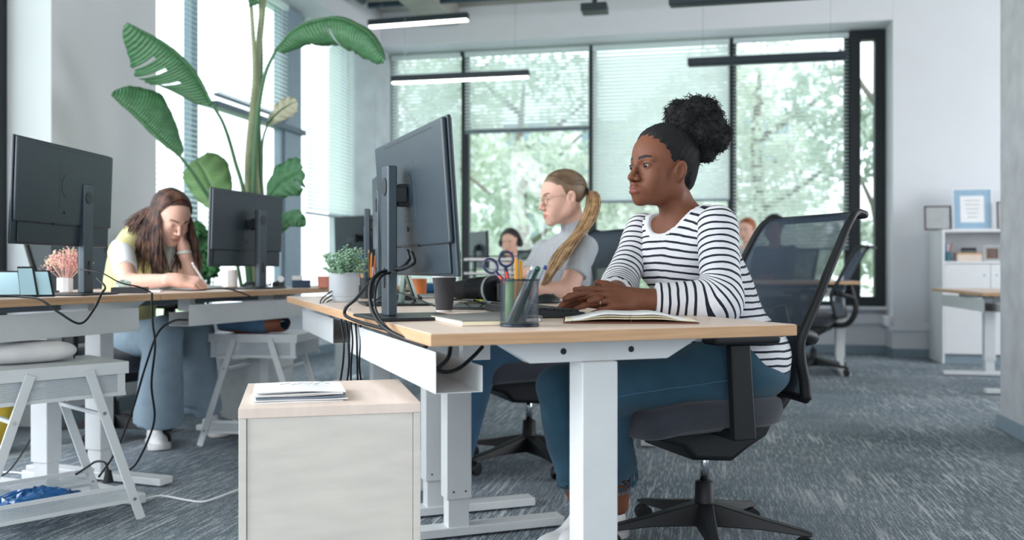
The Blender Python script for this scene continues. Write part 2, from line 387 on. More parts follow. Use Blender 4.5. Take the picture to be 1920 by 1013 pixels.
def tree(label, v, u, h, r, m, seed, n=3600, blobs=None):
    rng = np.random.default_rng(seed); p = room(v, u, -1.2)
    o = thing('tree', label, 'tree', p, -RA, 'trees outside the windows')
    t = MB(); t.tube([(0, 0, 0), (.05, .05, h*.35), (-.08, 0, h*.7), (.0, .1, h*.9)], [.16, .12, .08, .03], 8)
    for k in range(5):
        a = rng.uniform(0, 6.28); z = h*(.4+.1*k); t.tube([(0, 0, z), (cos(a)*r*.4, sin(a)*r*.4, z+.4), (cos(a)*r*.8, sin(a)*r*.8, z+.9)], [.06, .04, .02], 6)
    t.build('trunk', BARK, o, smooth=True)
    B = [(rng.normal()*r*.5, rng.normal()*r*.4, h*.35+rng.uniform(0, h*.6), r*rng.uniform(.35, .6)) for _ in range(12)]
    V, F = leaf_cloud(rng, B, n, .085); mkmesh('foliage', V, F, m, o)
    return o
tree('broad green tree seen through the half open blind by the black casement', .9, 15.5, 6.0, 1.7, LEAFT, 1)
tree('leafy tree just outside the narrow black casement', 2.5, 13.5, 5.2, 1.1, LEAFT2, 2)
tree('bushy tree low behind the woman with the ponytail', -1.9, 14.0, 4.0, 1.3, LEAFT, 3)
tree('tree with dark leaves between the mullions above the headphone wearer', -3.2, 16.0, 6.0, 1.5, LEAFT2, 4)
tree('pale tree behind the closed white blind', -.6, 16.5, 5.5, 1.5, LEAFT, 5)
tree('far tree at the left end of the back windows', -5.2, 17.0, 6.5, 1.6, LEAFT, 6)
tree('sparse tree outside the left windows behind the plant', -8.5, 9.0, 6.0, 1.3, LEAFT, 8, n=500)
def hedge(label, v0, v1, u, seed):
    rng = np.random.default_rng(seed); o = thing('hedge', label, 'hedge', room(v0, u, -1.2), -RA)
    B = [((v1-v0)*rng.uniform(0, 1), rng.normal()*.3, rng.uniform(.5, 2.4), .55) for _ in range(40)]
    V, F = leaf_cloud(rng, B, 9000, .07); mkmesh('foliage', V, F, LEAFT, o)
    s = MB(); 
    for k in range(9): x = (v1-v0)*(k+.5)/9; s.tube([(x, 0, 0), (x+.1, .05, 1.6)], [.04, .02], 6)
    s.build('stem', BARK, o)
hedge('green hedge along the lawn outside the back windows', -4.0, 4.0, 12.6, 11)
bd = thing('apartment_building', 'pale building standing behind the trees outside the back windows', 'building', room(-1.2, 30, -1.2), -RA)
MB().box(-9, 5, 0, 6, 0, 9).build('facade', mat('pale_facade', (226, 230, 230), .9, var=.04), bd)
for i in range(5):
    for j in range(2):
        f = MB().box(-8+2.6*i, -6.6+2.6*i, -.06, .05, 2.2+3*j, 3.9+3*j).build('window', mat('far_window', (120, 140, 150), .3), bd)
bd2 = thing('office_building', 'pale neighbouring building outside the left windows', 'building', room(-26, 12, -1.2), -RA)
MB().box(-4, 2, -10, 14, 0, 6).build('facade', MATS['pale_facade'], bd2)
for i in range(6):
    for j in range(1): MB().box(1.96, 2.06, -8+3.4*i, -6+3.4*i, 2.2+3*j, 3.8+3*j).build('window', MATS['far_window'], bd2)

# ceiling fittings
LAMPB = mat('lamp_housing', (28, 42, 52), .4)
LED = emis('led_diffuser', (255, 252, 242), 5.0)
OFFD = mat('unlit_diffuser', (30, 44, 50), .4)
def lamp(label, px0, py0, Z0, L, lit, turn=0.0, w=.05, drop=True):
    p = at(px0, py0, Z0); o = thing('linear_pendant_lamp', label, 'lamp', p, -RA+R(turn), 'linear pendant lamps')
    MB().box(0, L, -w/2, w/2, .006, .06).build('housing', LAMPB, o, bevel=.004)
    MB().box(.01, L-.01, -w/2+.006, w/2-.006, -.008, .008).build('diffuser', LED if lit else OFFD, o, bevel=.003)
    for x in (.12, L-.12): MB().tube([(x, 0, .05), (x, 0, ZC-p.z)], .0012, 5).build('suspension_wire', CHROME, o)
    return o
lamp('lit linear lamp hanging over the big monitor in front of the left back windows', 734, 156, 7.75, 1.2, True)
lamp('unlit black linear lamp hanging before the blind beside the black casement', 1289, 124, 7.2, 1.2, False)
lamp('lit linear lamp highest up beside the large drooping leaf', 692, 51, 8.1, .93, True, turn=-3, w=.07)
lamp('unlit black linear lamp cut by the top edge over the curly bun', 1254, 12, 5.55, 1.2, False)
PIPE = mat('dark_conduit', (38, 62, 76), .5)
for (lb, P, r) in (('dark conduit running along the ceiling above the back windows', [room(-3.3, 8.6, 3.5), room(.9, 8.6, 3.5)], .03),
                   ('second dark conduit under the ceiling turning from the left wall', [room(-3.35, 6.6, 3.52), room(-3.3, 8.45, 3.5)], .035),):
    o = thing('ceiling_conduit', lb, 'pipe', P[0]); t = MB().tube(P, r, 10)
    t.build('pipe', PIPE, o, world=True, smooth=True)
    hb = MB()
    for f in (.15, .5, .85):
        c = P[0].lerp(P[1], f); hb.bar(c, c+Vector((0, 0, ZC-c.z)), .015, .015)
    hb.build('hanger', PIPE, o, world=True)
bm_ = struct('trim_6', MB().box(-2.9, -2.55, -3, 9.3, 3.45, ZC), GCONC, bevel=.01)
pj = thing('ceiling_projector', 'small black projector hanging from the ceiling near the top edge', 'projector', at(1115, 24, 7.0), -RA)
MB().box(-.10, .10, -.08, .08, 0, .06).build('body', LAMPB, pj, bevel=.006)
MB().tube([(0, 0, .06), (0, 0, ZC-pj.location.z)], .02, 10).build('mount', LAMPB, pj)
MB().lathe([(.02, -.085), (.022, -.10), (.014, -.10)], M=Matrix.Rotation(R(90), 3, 'X'), c=(.04, -.0, .03), n=16).build('lens', CHROME, pj)
ts = thing('wall_controller', 'small black control panel on the white wall above the picture frames', 'control panel', room(2.28, 9.34, 2.47), -RA)
p = at(1761, 191, 8.85); ts.location = p
MB().box(-.085, .085, -.02, .012, -.035, .035).build('casing', BLACKF, ts, bevel=.004)
MB().lathe([(.012, -.024), (.012, -.018)], M=Matrix.Rotation(R(90), 3, 'X'), c=(.035, 0, 0), n=14).build('knob', CHROME, ts)
# ============================================================ DESKS
AR, AL = R(20.2), R(159.2)
A0 = Vector((-.1526, 1.711, 0))
cR, rR = Vector((cos(AR), sin(AR), 0)), Vector((-sin(AR), cos(AR), 0))
def nr(c, r, z=0): return A0+cR*c+rR*r+Vector((0, 0, z))           # near desk row: c across, r along
qL, pL = Vector((.355, .935, 0)), Vector((-.935, .355, 0)); L0 = Vector((-1.6, 2.83, 0))
def lf(p_, s, z=0): return L0+pL*p_+qL*s+Vector((0, 0, z))          # left desk row: p across, s along
ZD, ZL = .74, .765
DEP = .83
PORT = mat('dark_hole', (16, 24, 30), .5)
def desk(label, loc, rz, L, zt, legs=(.12, None), traymin=.18, traymax=None, foot=(.05, .76)):
    o = thing('office_desk', label, 'desk', loc, rz)
    legs = (legs[0], legs[1] if legs[1] is not None else L-.10); traymax = traymax or L-.07
    MB().box(0, DEP, 0, L, zt-.025, zt).build('desktop', TOPW, o, bevel=.0015)
    MB().box(-.0012, DEP+.0012, -.0012, L+.0012, zt-.0245, zt-.0012).build('edge_band', EDGE, o, bevel=.001)
    for i, y in enumerate(legs):
        br = MB(); pr = [(.16, y-.02, zt-.026), (.655, y-.02, zt-.026), (.565, y-.02, zt-.075), (.24, y-.02, zt-.075)]
        br.prism(pr, (0, .04, 0)); b = br.build('leg_bracket', STEEL, o, bevel=.0015)
        h = MB()
        for x in (.315, .475): h.lathe([(.0068, -.001), (.0068, .001)], c=(x, y-.0205, zt-.052), n=14, M=Matrix.Rotation(R(90), 3, 'X'))
        h.build('bolt_hole', PORT, b)
        col = MB().box(.352, .436, y-.035, y+.035, .125, zt-.075).build('leg', STEEL, o, bevel=.004)
        MB().box(.359, .429, y-.028, y+.028, .03, .14).build('leg_stage', STEEL, col, bevel=.003)
        sc_ = MB()
        for x in (.375, .415): sc_.lathe([(.003, -.001), (.003, .001)], c=(x, y-.0355, .15), n=10, M=Matrix.Rotation(R(90), 3, 'X'))
        sc_.build('screw', CABLE, col)
        MB().box(foot[0], foot[1], y-.035, y+.035, 0.008, .036).build('foot', STEEL, o, bevel=.003)
    MB().box(.30, .50, legs[0]+.02, legs[1]-.02, zt-.06, zt-.03).build('crossbeam', mat('beam_dark_grey', (96, 110, 120), .5), o, bevel=.002)
    t = MB(); w_ = .0015; y0, y1 = traymin, traymax
    t.box(.058, .058+w_, y0, y1, zt-.14, zt-.052); t.box(.058, .162, y0, y1, zt-.1405, zt-.139); t.box(.1605, .162, y0, y1, zt-.14, zt-.085)
    tr = t.build('cable_tray', STEEL, o)
    for y in (y0+.12, y1-.15): MB().box(.155, .22, y, y+.03, zt-.085, zt-.027).build('tray_bracket', STEEL, tr)
    return o
desk('light wood desk in the foreground with the pencil cup and the open book', A0, AR, 1.25, ZD)
desk('light wood desk at which the woman with the ponytail works', nr(0, 1.253), AR, 1.17, ZD, legs=(.16, None), traymin=.27, traymax=1.10)
desk('left desk with the pink dried flowers and the tall monitor', lf(0, .70), AL, 1.3, ZL, legs=(.17, None), traymin=.05, traymax=1.2)
desk('left desk farther back with the white mug and the second monitor', lf(0, 1.96), AL, 1.255, ZL, legs=(.12, 1.17), traymin=.2, traymax=1.03)
for n_, a_ in (('t', 0),): pass

# ============================================================ PEDESTAL AND PAPERS
BIRCH = mat('birch_veneer', (208, 203, 195), .55, var=.06, scale=5, stretch=(1.5, 1, 7), bump=.05, bscale=80)
BIRCHT = mat('birch_top', (224, 208, 196), .5, var=.05, scale=6, stretch=(8, 1, 1))
PZ = .56
pc = [on(447, 767, PZ), on(789, 755, PZ), on(731, 711.5, PZ), on(447.5, 720, PZ)]
fx = (pc[1]-pc[0]); pw = fx.length; prz = atan2(fx.y, fx.x); pdp = .5*((pc[2]-pc[1]).length+(pc[3]-pc[0]).length)
ped = thing('drawer_pedestal', 'birch drawer pedestal under the desk edge carrying a stack of papers', 'cabinet', (pc[0].x, pc[0].y, 0), prz)
MB().box(0, pw, 0, pdp, PZ-.022, PZ).build('top_panel', BIRCHT, ped, bevel=.0012)
b_ = MB().box(.018, pw-.018, .004, pdp-.02, .03, PZ-.0225)
b_.build('side_panel', BIRCH, ped)
MB().box(0.0005, .0165, .0005, pdp, .03, PZ-.0225).build('edge_panel', BIRCH, ped, bevel=.0008)
MB().box(pw-.0165, pw-.0005, .0005, pdp, .03, PZ-.0225).build('edge_panel', BIRCH, ped, bevel=.0008)
for k in range(3): 
    dz = .03+k*.169; dd = MB().box(.006, pw-.006, pdp+.001, pdp+.018, dz, dz+.165).build('drawer_front', BIRCH, ped, bevel=.001)
    MB().box(pw/2-.06, pw/2+.06, pdp+.018, pdp+.026, dz+.12, dz+.13).build('handle', CHROME, dd)
for x in (.03, pw-.03):
    for y in (.03, pdp-.03): MB().lathe([(.018, 0), (.018, .03)], c=(x, y, 0), n=12).build('caster', PLAST, ped)
# stack of papers
ppl = thing('paper_stack', 'stack of loose white papers and folders lying on the pedestal', 'papers', on(475, 758, PZ), prz+R(2))
rngp = random.Random(4); z = 0.001
for k in range(7):
    th = (.003, .002, .004, .0015, .002, .001, .001)[k]; dx, dy, a = rngp.uniform(-.004, .006), rngp.uniform(-.004, .006), rngp.uniform(-.03, .03)
    M = Matrix.Translation((dx, dy, z)) @ Matrix.Rotation(a, 4, 'Z')
    sh = MB().grid(lambda u, v: M @ Vector((u*.215*(.93+.05*(k == 1)), v*.285*.62, .0015*sin(u*5+k)*(u)*(1+(k > 4)*1.2))), 12, 3)
    m_ = PAPER if k != 2 else mat('grey_folder', (120, 134, 150), .6)
    sh.build('paper_sheet' if k != 2 else 'folder', m_, ppl, sol=max(th, .0012)); z += th+.0016
SCR = mat('pencil_marks', (150, 156, 162), .9)
sc1 = MB()
for k in range(9):
    x = .06+.013*k; sc1.tube([(x, .10+.02*sin(k*2), z+.0015+.001), (x+.012, .112+.02*sin(k*3), z+.0015+.001)], .0006, 4)
sc1.build('handwriting', SCR, ppl)

# ============================================================ MONITORS
def monitor(label, tl, tr, z0, z1, standpx, standZ, base_z, tilt=0.0, group='office monitors seen from behind', stand=True, base_side=None, ports=True):
    """tl / tr: the two lower back corners (left, right in the picture) as world x,y"""
    p, q = Vector((*tl, 0)), Vector((*tr, 0)); d = (q-p); wd = d.length; az = atan2(d.y, d.x)
    # local: x along the panel (left to right seen from behind), -y towards the viewer (the back), z up
    st = Vector((*standpx, 0)); ls = (Matrix.Rotation(-az, 3, 'Z') @ (st-p))
    o = thing('monitor', label, 'monitor', (p.x, p.y, base_z), az, group)
    zz0, zz1 = z0-base_z, z1-base_z; T = Matrix.Translation((0, 0, zz0)) @ Matrix.Rotation(tilt, 4, 'X')
    h = zz1-zz0
    MB().box(0, wd, 0, .010, 0, h, T).build('panel', PLAST2, o, bevel=.003)
    MB().box(.004, wd-.004, .0101, .0116, .012, h-.006, T).build('screen', mat('screen_dark', (22, 30, 40), .25), o)
    MB().prism([(.004, -.0, h*.21), (wd-.004, 0, h*.21), (wd-.004, 0, h-.004), (.004, 0, h-.004)], (0, -.012, 0), T).build('back_shell', PLAST2, o, bevel=.005, seg=3)
    MB().prism([(.03, -.0, .006), (wd-.03, 0, .006), (wd-.03, 0, h*.212), (.03, 0, h*.212)], (0, -.006, 0), T).build('lower_back_panel', PLAST2, o, bevel=.003)
    MB().box(wd*.5-.055, wd*.5+.055, -.0128, -.011, h*.38, h*.80, T).build('mount_plate', PLAST2, o, bevel=.0006)
    MB().lathe([(.045, -.001), (.045, .001)], M=(T @ Matrix.Rotation(R(90), 4, 'X')).to_3x3(), c=T @ Vector((wd*.5, -.0130, h*.60)), n=28).build('round_logo_plate', PLAST2, o)
    MB().lathe([(.006, -.002), (.006, .002)], M=(T @ Matrix.Rotation(R(90), 4, 'X')).to_3x3(), c=T @ Vector((wd*.5-.02, -.0125, h*.33)), n=14).build('lock_slot', STANDD, o)
    MB().box(wd*.36, wd*.60, -.0125, -.005, h*.205, h*.225, T).build('port_recess', STANDD, o)
    MB().box(.10, wd-.08, -.0124, -.011, h*.945, h*.955, T).build('vent_slot', STANDD, o)
    if stand:
        x, y = ls.x, ls.y; cw = .031; top = h*.86+zz0 if base_side is None else base_side
        c = MB().box(x-cw, x+cw, y-.012, y+.012, .008, top).build('stand_column', STAND, o, bevel=.004)
        MB().box(x-cw+.001, x-cw+.006, y+.0115, y+.014, .01, top-.002).build('column_edge', STANDD, c)
        e = MB()
        e.lathe([(.022, -.0015), (.022, .0015)], M=Matrix.Rotation(R(90), 3, 'X'), c=(x, y-.0125, top-.05), n=24)
        e.build('round_badge', STANDD, c)
        MB().lathe([(.014, -.0015), (.014, .0015)], M=Matrix.Rotation(R(90), 3, 'X') @ Matrix.Diagonal((.6, 1.8, 1)), c=(x, y-.0125, .10), n=20).build('cable_hole', STANDD, c)
        yb = (T @ Vector((0, -.012, h*.58))).y
        MB().bar((x, y+.01, zz0+h*.56), (x, yb-.004, zz0+h*.56), .05, .04).bar((x, y+.018, zz0+h*.56), (x, y+.05, zz0+h*.56), .03, .055).build('arm', STANDD, o, bevel=.004)
        MB().prism([(x-.13, y-.06, .001), (x+.13, y-.06, .001), (x+.12, y+.16, .001), (x-.12, y+.16, .001)], (0, 0, .007)).build('base', STANDD, o, bevel=.003)
    return o
M1 = monitor('big foreground monitor with its back to the camera and thick cables at its stand',
    (-.345, 2.50), (-.118, 1.965), .845, .845+.352, (-.300, 2.215), 2.2, ZD, tilt=R(4), base_side=.372)
monitor('second monitor mostly hidden behind the big foreground monitor', (-.497, 3.33), (-.350, 2.78), .86, 1.195, (-.445, 3.05), 2.8, ZD, tilt=R(1), base_side=.385)
M3 = monitor('third monitor in the row, its slim stand seen behind the succulent pot', (-.605, 4.14), (-.505, 3.58), .86, 1.19, (-.617, 3.86), 3.4, ZD, tilt=R(1), base_side=.375)
monitor('large dark monitor standing behind the pink dried flowers', (-1.605, 2.90), (-1.560, 3.50), .942, .942+.352, (-1.56, 3.32), 3.3, ZL, tilt=R(2), base_side=.405)
monitor('dark monitor in the middle of the left row beside the white mug', (-1.355, 4.05), (-1.185, 4.62), .872, .872+.355, (-1.19, 4.30), 4.3, ZL, tilt=R(2), base_side=.375)
monitor('dark monitor cut by the left edge of the picture', (-1.75, 2.35), (-1.80, 2.95), .80, .80+.30, (-1.70, 2.62), 2.6, ZL, tilt=R(2), base_side=.30)

# ============================================================ OFFICE CHAIRS
def mesh_fabric():
    m = bpy.data.materials.new('chair_mesh'); m.use_nodes = True; n = m.node_tree.nodes; L = m.node_tree.links; b = n['Principled BSDF']; o = n['Material Output']
    b.inputs['Base Color'].default_value = (*rgb(44, 60, 76), 1); b.inputs['Roughness'].default_value = .7
    t = n.new('ShaderNodeTexCoord'); mp = n.new('ShaderNodeMapping'); mp.inputs['Scale'].default_value = (1, 1, 1); L.new(t.outputs['Object'], mp.inputs[0])
    s = n.new('ShaderNodeSeparateXYZ'); L.new(mp.outputs[0], s.inputs[0])
    def wave(a, f, ph=0):
        k = n.new('ShaderNodeMath'); k.operation = 'MULTIPLY'; L.new(a, k.inputs[0]); k.inputs[1].default_value = f
        w_ = n.new('ShaderNodeMath'); w_.operation = 'SINE'; L.new(k.outputs[0], w_.inputs[0]); return w_.outputs[0]
    a = wave(s.outputs['Y'], 2*pi/.0042); c = wave(s.outputs['Z'], 2*pi/.0042)
    ml = n.new('ShaderNodeMath'); ml.operation = 'MULTIPLY'; L.new(a, ml.inputs[0]); L.new(c, ml.inputs[1])
    g = n.new('ShaderNodeMath'); g.operation = 'GREATER_THAN'; L.new(ml.outputs[0], g.inputs[0]); g.inputs[1].default_value = .22
    mr = n.new('ShaderNodeMath'); mr.operation = 'MULTIPLY'; L.new(g.outputs[0], mr.inputs[0]); mr.inputs[1].default_value = .5
    tr = n.new('ShaderNodeBsdfTransparent'); mx = n.new('ShaderNodeMixShader')
    L.new(mr.outputs[0], mx.inputs[0]); L.new(b.outputs[0], mx.inputs[1]); L.new(tr.outputs[0], mx.inputs[2]); L.new(mx.outputs[0], o.inputs[0])
    return m
CMESH = mesh_fabric()
def office_chair(label, loc, face, zs=.50, back=True, arms=True, spin=0.0, zb=None):
    """face: direction (angle) the sitter looks to; local +x is forward"""
    o = thing('office_chair', label, 'chair', loc, face, 'office swivel chairs')
    # seat cushion, local x forward
    def cush(z0, z1, sh):
        b = MB(); n = 40; rings = [(z0, .90), (z0+.012, .98), ((z0+z1)/2, 1.0), (z1-.015, .98), (z1-.003, .90), (z1+.006, .6), (z1+.004, .0001)]
        V = []
        for (z, k) in rings:
            for i in range(n):
                a = 2*pi*i/n; e = .38
                x = np.sign(cos(a))*abs(cos(a))**e*.25*k; y = np.sign(sin(a))*abs(sin(a))**e*.245*k
                zz = z-(.03*max(0, x-.10)**1.0/.135 if x > .10 else 0)-.0*abs(y)
                V.append((x+sh, y, zz))
        F = [(i*n+k, i*n+(k+1) % n, (i+1)*n+(k+1) % n, (i+1)*n+k) for i in range(len(rings)-1) for k in range(n)]+[tuple(range(n-1, -1, -1))]
        return b.add(V, F)
    cush(zs-.102, zs-.012, .085).build('seat', FABRIC, o, smooth=True)
    MB().prism([(x, -.16, zs-z) for x, z in ((.29, .098), (.25, .135), (.17, .160), (.13, .200), (.0, .212), (-.06, .175), (-.12, .145), (-.15, .10))], (0, .32, 0)).build('mechanism', CHAIRP, o, bevel=.018, seg=3)
    MB().tube([(.0, -.16, zs-.14), (.04, -.25, zs-.145)], .007, 8).build('lever', CHAIRP, o)
    MB().tube([(0, 0, .19), (0, 0, zs-.19)], .0145, 16).build('gas_lift', CHROME, o, smooth=True)
    MB().lathe([(.031, .07), (.033, .09), (.029, .195), (.02, .20)], n=20).build('column_sleeve', CHAIRP, o, smooth=True)
    for k in range(5):
        a = spin+2*pi*k/5; e = Vector((cos(a), sin(a), 0)); f = Vector((-sin(a), cos(a), 0))
        s_ = MB(); Q = []
        for (rr, zt, zb_, hw) in ((.0, .135, .06, .035), (.05, .13, .065, .032), (.18, .10, .068, .024), (.30, .078, .062, .020), (.325, .07, .062, .016)):
            Q.append([e*rr+f*hw+Vector((0, 0, zb_)), e*rr-f*hw+Vector((0, 0, zb_)), e*rr-f*hw*.7+Vector((0, 0, zt)), e*rr+f*hw*.7+Vector((0, 0, zt))])
        V = [v for q in Q for v in q]; F = [(i*4+j, i*4+(j+1) % 4, i*4+4+(j+1) % 4, i*4+4+j) for i in range(4) for j in range(4)]+[(3, 2, 1, 0), (16, 17, 18, 19)]
        s_.add(V, F); sp = s_.build('base_spoke', CHAIRP, o, bevel=.004)
        cp = e*.305; cs = MB()
        tw = Matrix.Rotation(a*1.7+k, 3, 'Z')
        for sd in (-1, 1):
            cs.lathe([(.018, -.009), (.027, -.008), (.028, 0), (.027, .008), (.018, .009)], c=cp+tw @ Vector((0, sd*.014, 0))+Vector((0, 0, .028)), M=tw @ Matrix.Rotation(R(90), 3, 'X'), n=18)
        cs.tube([cp+Vector((0, 0, .03)), cp+Vector((0, 0, .066))], .010, 8)
        cs.build('caster', CHAIRP, sp, smooth=False)
    if back:
        # backrest: mesh panel in a frame; profile (x, z) from bottom to the curled top
        prof = [(-.215, zs-.03), (-.205, zs+.03), (-.188, zs+.09), (-.184, zs+.15), (-.21, zs+.21), (-.246, zs+.28), (-.28, zs+.35), (-.318, zs+.42), (-.355, zs+.485), (-.385, zs+.522), (-.415, zs+.536), (-.45, zs+.530)]
        pp = smooth_path([(x, 0, z) for x, z in prof], 4); hw = lambda t: .215+.02*sin(min(1, t*1.1)*pi)-.015*max(0, t-.8)/.2
        N = len(pp)-1
        def sf(u, v):
            i = min(N, int(round(u*N))); c = pp[i]; y = (v*2-1); w_ = hw(u)*.965
            return Vector((c.x-.028*(y*y-1)*-1*(1 if u < .9 else .3), y*w_, c.z))
        MB().grid(sf, N, 16).build('mesh_back', CMESH, o, smooth=True)
        fr = MB()
        for sd in (-1, 1):
            fr.tube([Vector((c.x, sd*hw(i/N), c.z)) for i, c in enumerate(pp)], [.011+.006*(1-i/N) for i in range(N+1)], 8)
        for i in (0, N): fr.tube([Vector((pp[i].x-(.028*(1-y*y)*(1 if i == 0 else .3)), y*hw(i/N), pp[i].z)) for y in np.linspace(-1, 1, 13)], .013, 8)
        fr.tube([Vector((pp[-1].x, y, pp[-1].z)) for y in np.linspace(-.2, .2, 5)], .012, 8)
        fr.build('back_frame', CHAIRP, o, smooth=True)
        sp_ = smooth_path([(-.10, 0, zs-.10), (-.26, 0, zs-.09), (-.33, 0, zs+.02), (-.31, 0, zs+.14), (-.28, 0, zs+.24)], 6)
        b2 = MB().tube(sp_, .022, 10)
        b2.tube(smooth_path([(-.20, -.20, zs+.17), (-.275, -.17, zs+.15), (-.305, -.06, zs+.13), (-.31, 0, zs+.125), (-.305, .06, zs+.13), (-.275, .17, zs+.15), (-.20, .20, zs+.17)], 5), .02, 8)
        b2.build('back_support', CHAIRP, o, smooth=True)
    if arms:
        for sd in (-1, 1):
            a_ = MB(); y = sd*.285
            a_.prism([(.02, y-.012, zs-.12), (.09, y-.012, zs-.12), (.105, y-.012, zs+.15), (.04, y-.012, zs+.15)], (0, .03, 0))
            a_.box(.03, .08, min(sd*.12, y), max(sd*.12, y), zs-.125, zs-.095)
            ar = a_.build('armrest_post', CHAIRP, o, bevel=.006)
            MB().box(-.05, .17, y-.038, y+.038, zs+.15, zs+.178).build('armrest_pad', CHAIRP, ar, bevel=.012, seg=3)
    return o
FW = pi+AR                     # people in the near row look towards the monitors
CH1 = nr(DEP+.27, .80)
office_chair('black mesh office chair of the woman in the striped shirt', (CH1.x, CH1.y, 0), FW, zs=.50, spin=R(-8))
tg = MB().box(0, .004, 0, .018, 0, .038).build('brand_tag', STANDD, None)
tg.parent = COL.objects['office_chair']; tg.location = (-.168, .13, .425)
CH2 = Vector((.075, 3.98, 0))
office_chair('dark office chair under the woman with the ponytail', CH2, FW, zs=.50, spin=R(20), arms=False)
CH3 = Vector((-2.0, 4.55, 0))
office_chair('dark office chair under the woman in the yellow vest', (CH3.x, CH3.y, 0), R(-28), zs=.50, spin=R(10))
office_chair('empty dark office chair in the background near the black casement', on(1525, 693, .03)-Vector((0, 0, .03)), R(150), zs=.50, spin=R(12))

# ============================================================ TRESTLE UNITS
def mesh_wire():
    m = bpy.data.materials.new('wire_mesh'); m.use_nodes = True; n = m.node_tree.nodes; L = m.node_tree.links; b = n['Principled BSDF']; o = n['Material Output']
    b.inputs['Base Color'].default_value = (*rgb(200, 208, 212), 1); b.inputs['Roughness'].default_value = .5
    t = n.new('ShaderNodeTexCoord'); s = n.new('ShaderNodeSeparateXYZ'); L.new(t.outputs['Object'], s.inputs[0])
    def wave(a, f):
        k = n.new('ShaderNodeMath'); k.operation = 'MULTIPLY'; L.new(a, k.inputs[0]); k.inputs[1].default_value = f
        w_ = n.new('ShaderNodeMath'); w_.operation = 'SINE'; L.new(k.outputs[0], w_.inputs[0]); return w_.outputs[0]
    def add(a, b2):
        k = n.new('ShaderNodeMath'); k.operation = 'ADD'; L.new(a, k.inputs[0]); L.new(b2, k.inputs[1]); return k.outputs[0]
    d1 = add(s.outputs['X'], add(s.outputs['Z'], s.outputs['Y'])); 
    sb = n.new('ShaderNodeMath'); sb.operation = 'SUBTRACT'; L.new(add(s.outputs['X'], s.outputs['Y']), sb.inputs[0]); L.new(s.outputs['Z'], sb.inputs[1])
    ml = n.new('ShaderNodeMath'); ml.operation = 'MULTIPLY'; L.new(wave(d1, 2*pi/.011), ml.inputs[0]); L.new(wave(sb.outputs[0], 2*pi/.011), ml.inputs[1])
    g = n.new('ShaderNodeMath'); g.operation = 'GREATER_THAN'; L.new(ml.outputs[0], g.inputs[0]); g.inputs[1].default_value = -.02
    mr = n.new('ShaderNodeMath'); mr.operation = 'MULTIPLY'; L.new(g.outputs[0], mr.inputs[0]); mr.inputs[1].default_value = .8
    tr = n.new('ShaderNodeBsdfTransparent'); mx = n.new('ShaderNodeMixShader')
    L.new(mr.outputs[0], mx.inputs[0]); L.new(b.outputs[0], mx.inputs[1]); L.new(tr.outputs[0], mx.inputs[2]); L.new(mx.outputs[0], o.inputs[0])
    return m
WMESH = mesh_wire()
def trestle(label, loc, rz, W=.45, D=.34, H=.545):
    """local: x along the front (0 at its right corner, running left), y to the back"""
    o = thing('trestle_unit', label, 'shelf unit', loc, rz, 'white metal trestle units')
    MB().box(-W, 0, 0, D, H-.006, H).build('top_shelf', STEEL, o)
    f = MB().box(-W, 0, 0, .004, H-.04, H-.006).box(-W, 0, D-.004, D, H-.04, H-.006).box(-W, -W+.004, .004, D-.004, H-.04, H-.006).box(-.004, 0, .004, D-.004, H-.04, H-.006)
    f.build('top_frame', STEEL, o)
    b = MB().box(-W+.01, -.01, .012, .0135, H-.105, H-.04).box(-W+.01, -.01, D-.0135, D-.012, H-.105, H-.04).box(-W+.01, -.01, .0135, D-.0135, H-.105, H-.1035).box(-.0115, -.01, .0135, D-.0135, H-.105, H-.04)
    bk = b.build('mesh_basket', WMESH, o)
    MB().box(-W+.008, -.006, .008, .014, H-.115, H-.103).box(-.035, -.01, .006, .012, H-.11, H-.03).box(-W+.01, -W+.035, .006, .012, H-.11, H-.03).build('basket_rail', STEEL, bk)
    MB().box(-W+.008, -.006, D-.014, D-.008, H-.115, H-.103).build('basket_rail', STEEL, bk)
    for y in (-.006, D+.006):
        for (xt, xb) in ((-W/2+.09, .04), (-W/2-.09, -W-.04)):
            lg = MB().bar((xt, y, H-.02), (xb, y, 0.0), .030, .010, up=(0, 1, 0)).build('leg', STEEL, o, bevel=.0015)
            s_ = MB()
            for t in (.28, .86):
                c = Vector((xt, y, H-.02)).lerp(Vector((xb, y, 0)), t); s_.lathe([(.006, -.007), (.006, .007)], c=c, M=Matrix.Rotation(R(90), 3, 'X'), n=10)
            s_.build('bolt', CHROME, lg)
    lo = MB().box(-W+.0, .0, .0, .0015, .07, .115).box(-W, 0, D-.0015, D, .07, .115).box(-W, 0, .0015, D-.0015, .07, .0715)
    l2 = lo.build('lower_basket', WMESH, o)
    for ya, yb in ((-.003, .002), (D-.002, D+.003)):
        for za, zb in ((.112, .126), (.062, .074)): MB().box(-W-.02, .02, ya, yb, za, zb).build('basket_rim', STEEL, l2)
    for sx_ in (-.13, .13): MB().bar((-W/2+sx_, 0, H-.17), (-W/2+sx_, D, H-.17), .012, .012).build('cross_strut', STEEL, o)
    return o
T1 = trestle('white metal trestle unit with mesh baskets at the left edge of the picture', (-1.31, 3.10, 0), R(46.5))
T2L = on(395, 835, 0); 
T2 = trestle('white metal trestle unit with mesh basket carrying the leather and denim bag', (-1.03, 4.34, 0), R(-8))
